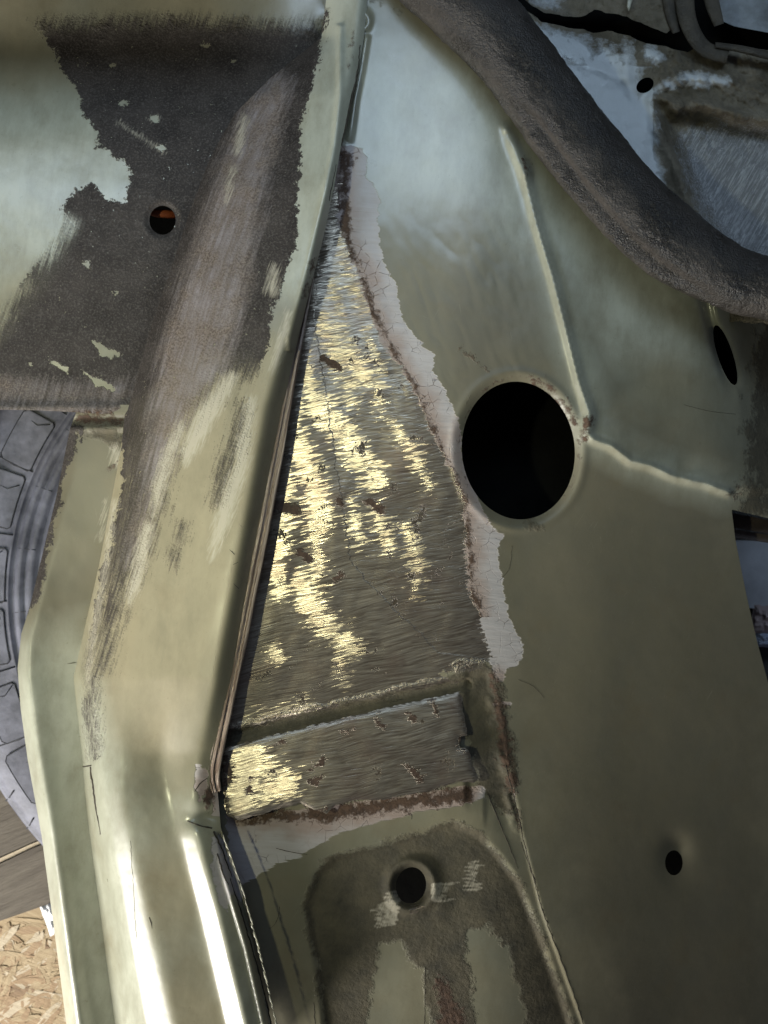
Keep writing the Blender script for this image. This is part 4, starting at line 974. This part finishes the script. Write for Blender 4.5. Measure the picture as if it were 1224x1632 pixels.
# ================================================================== FLOOR AND WHAT LIES ON IT
FZ = -490.0
o = slab_obj('floor', [(-3000, -3000), (4200, -3000), (4200, 4600), (-3000, 4600)], FZ - 60, 20, simple('dusty_concrete', (0.045, 0.042, 0.040), (0.08, 0.076, 0.07), 200, 0.85, 0, 4)); tag(o, None, kind='structure')
osb = empty('chipboard_sheet', 40, 1560, FZ - 24, 'straw coloured chipboard sheet on the floor at the lower left corner', 'chipboard')
a0 = -20
slab_obj('board_core', [(-420, 1600), (-30, 1475), (72, 1440), (330, 1360), (560, 1900), (-300, 2200)], FZ, 24, FLAKES[0], osb)
rnd = random.Random(5)
flk = [Batch() for _ in FLAKES]
for i in range(520):
    u = rnd.uniform(-60, 190); v = rnd.uniform(1440, 1680)
    if v < 1478 - 0.33 * (u) + 8: continue
    L = rnd.uniform(14, 44); wd = rnd.uniform(4, 10); an = R(rnd.gauss(28, 34)); z = FZ + 0.4 + rnd.random() * 2.6
    c = unproj(np.array(u), np.array(v), np.array(z)); pts = []; nn = 9
    for k in range(nn):
        a = 2 * math.pi * k / nn; rx = L * (0.85 + 0.3 * rnd.random()); ry = wd * (0.7 + 0.6 * rnd.random())
        x = rx * math.cos(a); y = ry * math.sin(a); kk = 0.5 * (D - z) / D * S
        pts.append((c[0] + (x * math.cos(an) - y * math.sin(an)) * kk * 1.6, c[1] + (x * math.sin(an) + y * math.cos(an)) * kk * 1.6, c[2] + rnd.uniform(-.7, .7) * S))
    lo = [(p[0], p[1], p[2] - 1.6 * S) for p in pts]
    bq = rnd.choices(range(4), [5, 4, 2, 1])[0]
    flk[bq].add((pts + lo, [tuple(range(nn))] + [(k, nn + k, nn + (k + 1) % nn, (k + 1) % nn) for k in range(nn)]))
for b, nm, mt in zip(flk, ('straw', 'honey', 'pale', 'dark'), FLAKES):
    if b.v: tag(b.build('wood_flake', mt, osb, False), nm + ' pressed wood flakes', kind='stuff')
def board(outline, label, mat, z, th):
    o = slab_obj('wooden_board', outline, z, th, mat); return tag(o, label, 'board', 'weathered boards on the floor at left')
board([(-420, 1420), (-40, 1396), (52, 1352), (330, 1245), (360, 1325), (80, 1440), (-30, 1478), (-420, 1610)], 'dark weathered board directly above the chipboard sheet', PLANKM, FZ + 30, 28)
board([(-420, 1180), (330, 900), (330, 1234), (50, 1343), (-40, 1384), (-420, 1405)], 'dark weathered board half hidden under the tyre edge', PLANKM, FZ + 30, 28)
o = board([(-420, 1408), (-40, 1386), (50, 1345), (330, 1237), (330, 1243), (52, 1350), (-40, 1394), (-420, 1418)], 'thin pale batten between the two dark boards', FLAKES[2], FZ + 24, 20)

# crumpled white scrap
def crumple(name, cu, cv, su, sv, z, h, mat, seed, parent=None, n=26, rot=0.0):
    g = np.linspace(-1, 1, n); A, B = np.meshgrid(g, g); rr_ = np.maximum(np.abs(A), np.abs(B))
    Uc = cu + (A * su * math.cos(rot) - B * sv * math.sin(rot)) * (1 + .12 * vnoise(A * 50, B * 50, 30, seed, 2)); Vc = cv + (A * su * math.sin(rot) + B * sv * math.cos(rot)) * (1 + .12 * vnoise(A * 50 + 99, B * 50, 30, seed, 2))
    Z = z + h * (1 - rr_ ** 3) * (0.65 + 0.5 * np.abs(vnoise(A * 50, B * 50, 22, seed + 5, 3)))
    P = unproj(Uc, Vc, Z).reshape(-1, 3); P2 = unproj(Uc, Vc, Z - 3).reshape(-1, 3)
    id_ = np.arange(n * n).reshape(n, n); q = np.stack([id_[:-1, :-1], id_[1:, :-1], id_[1:, 1:], id_[:-1, 1:]], -1).reshape(-1, 4)
    ring = list(id_[0, :]) + list(id_[1:, -1]) + list(id_[-1, -2::-1]) + list(id_[-2:0:-1, 0]); nr = len(ring)
    side_f = np.array([(ring[(i + 1) % nr], ring[i], ring[i] + n * n, ring[(i + 1) % nr] + n * n) for i in range(nr)])
    F = np.concatenate([q, q[:, ::-1] + n * n, side_f])
    return mesh_obj(name, np.concatenate([P, P2]), F, mat, parent, False)
tag(crumple('plastic_scrap', 84, 1462, 15, 26, FZ + 20, 26, SCRAP, 3, rot=R(-22)), 'small crumpled white plastic scrap between the dark board and the chipboard', 'plastic scrap')
tag(slab_obj('stone_slab', [(1100, 858), (1300, 866), (1300, 972), (1150, 968)], FZ + 30, 60, GREYM), 'grey slab on the floor seen past the right edge of the panel', 'slab')
tag(crumple('pink_cloth', 1222, 986, 26, 24, FZ + 20, 34, RAGM, 9), 'pale pink cloth bundle past the right edge of the panel', 'cloth')
tag(crumple('blue_cloth', 1228, 1018, 24, 13, FZ + 8, 24, RAGB, 12), 'pale blue cloth directly below the pink cloth bundle', 'cloth')
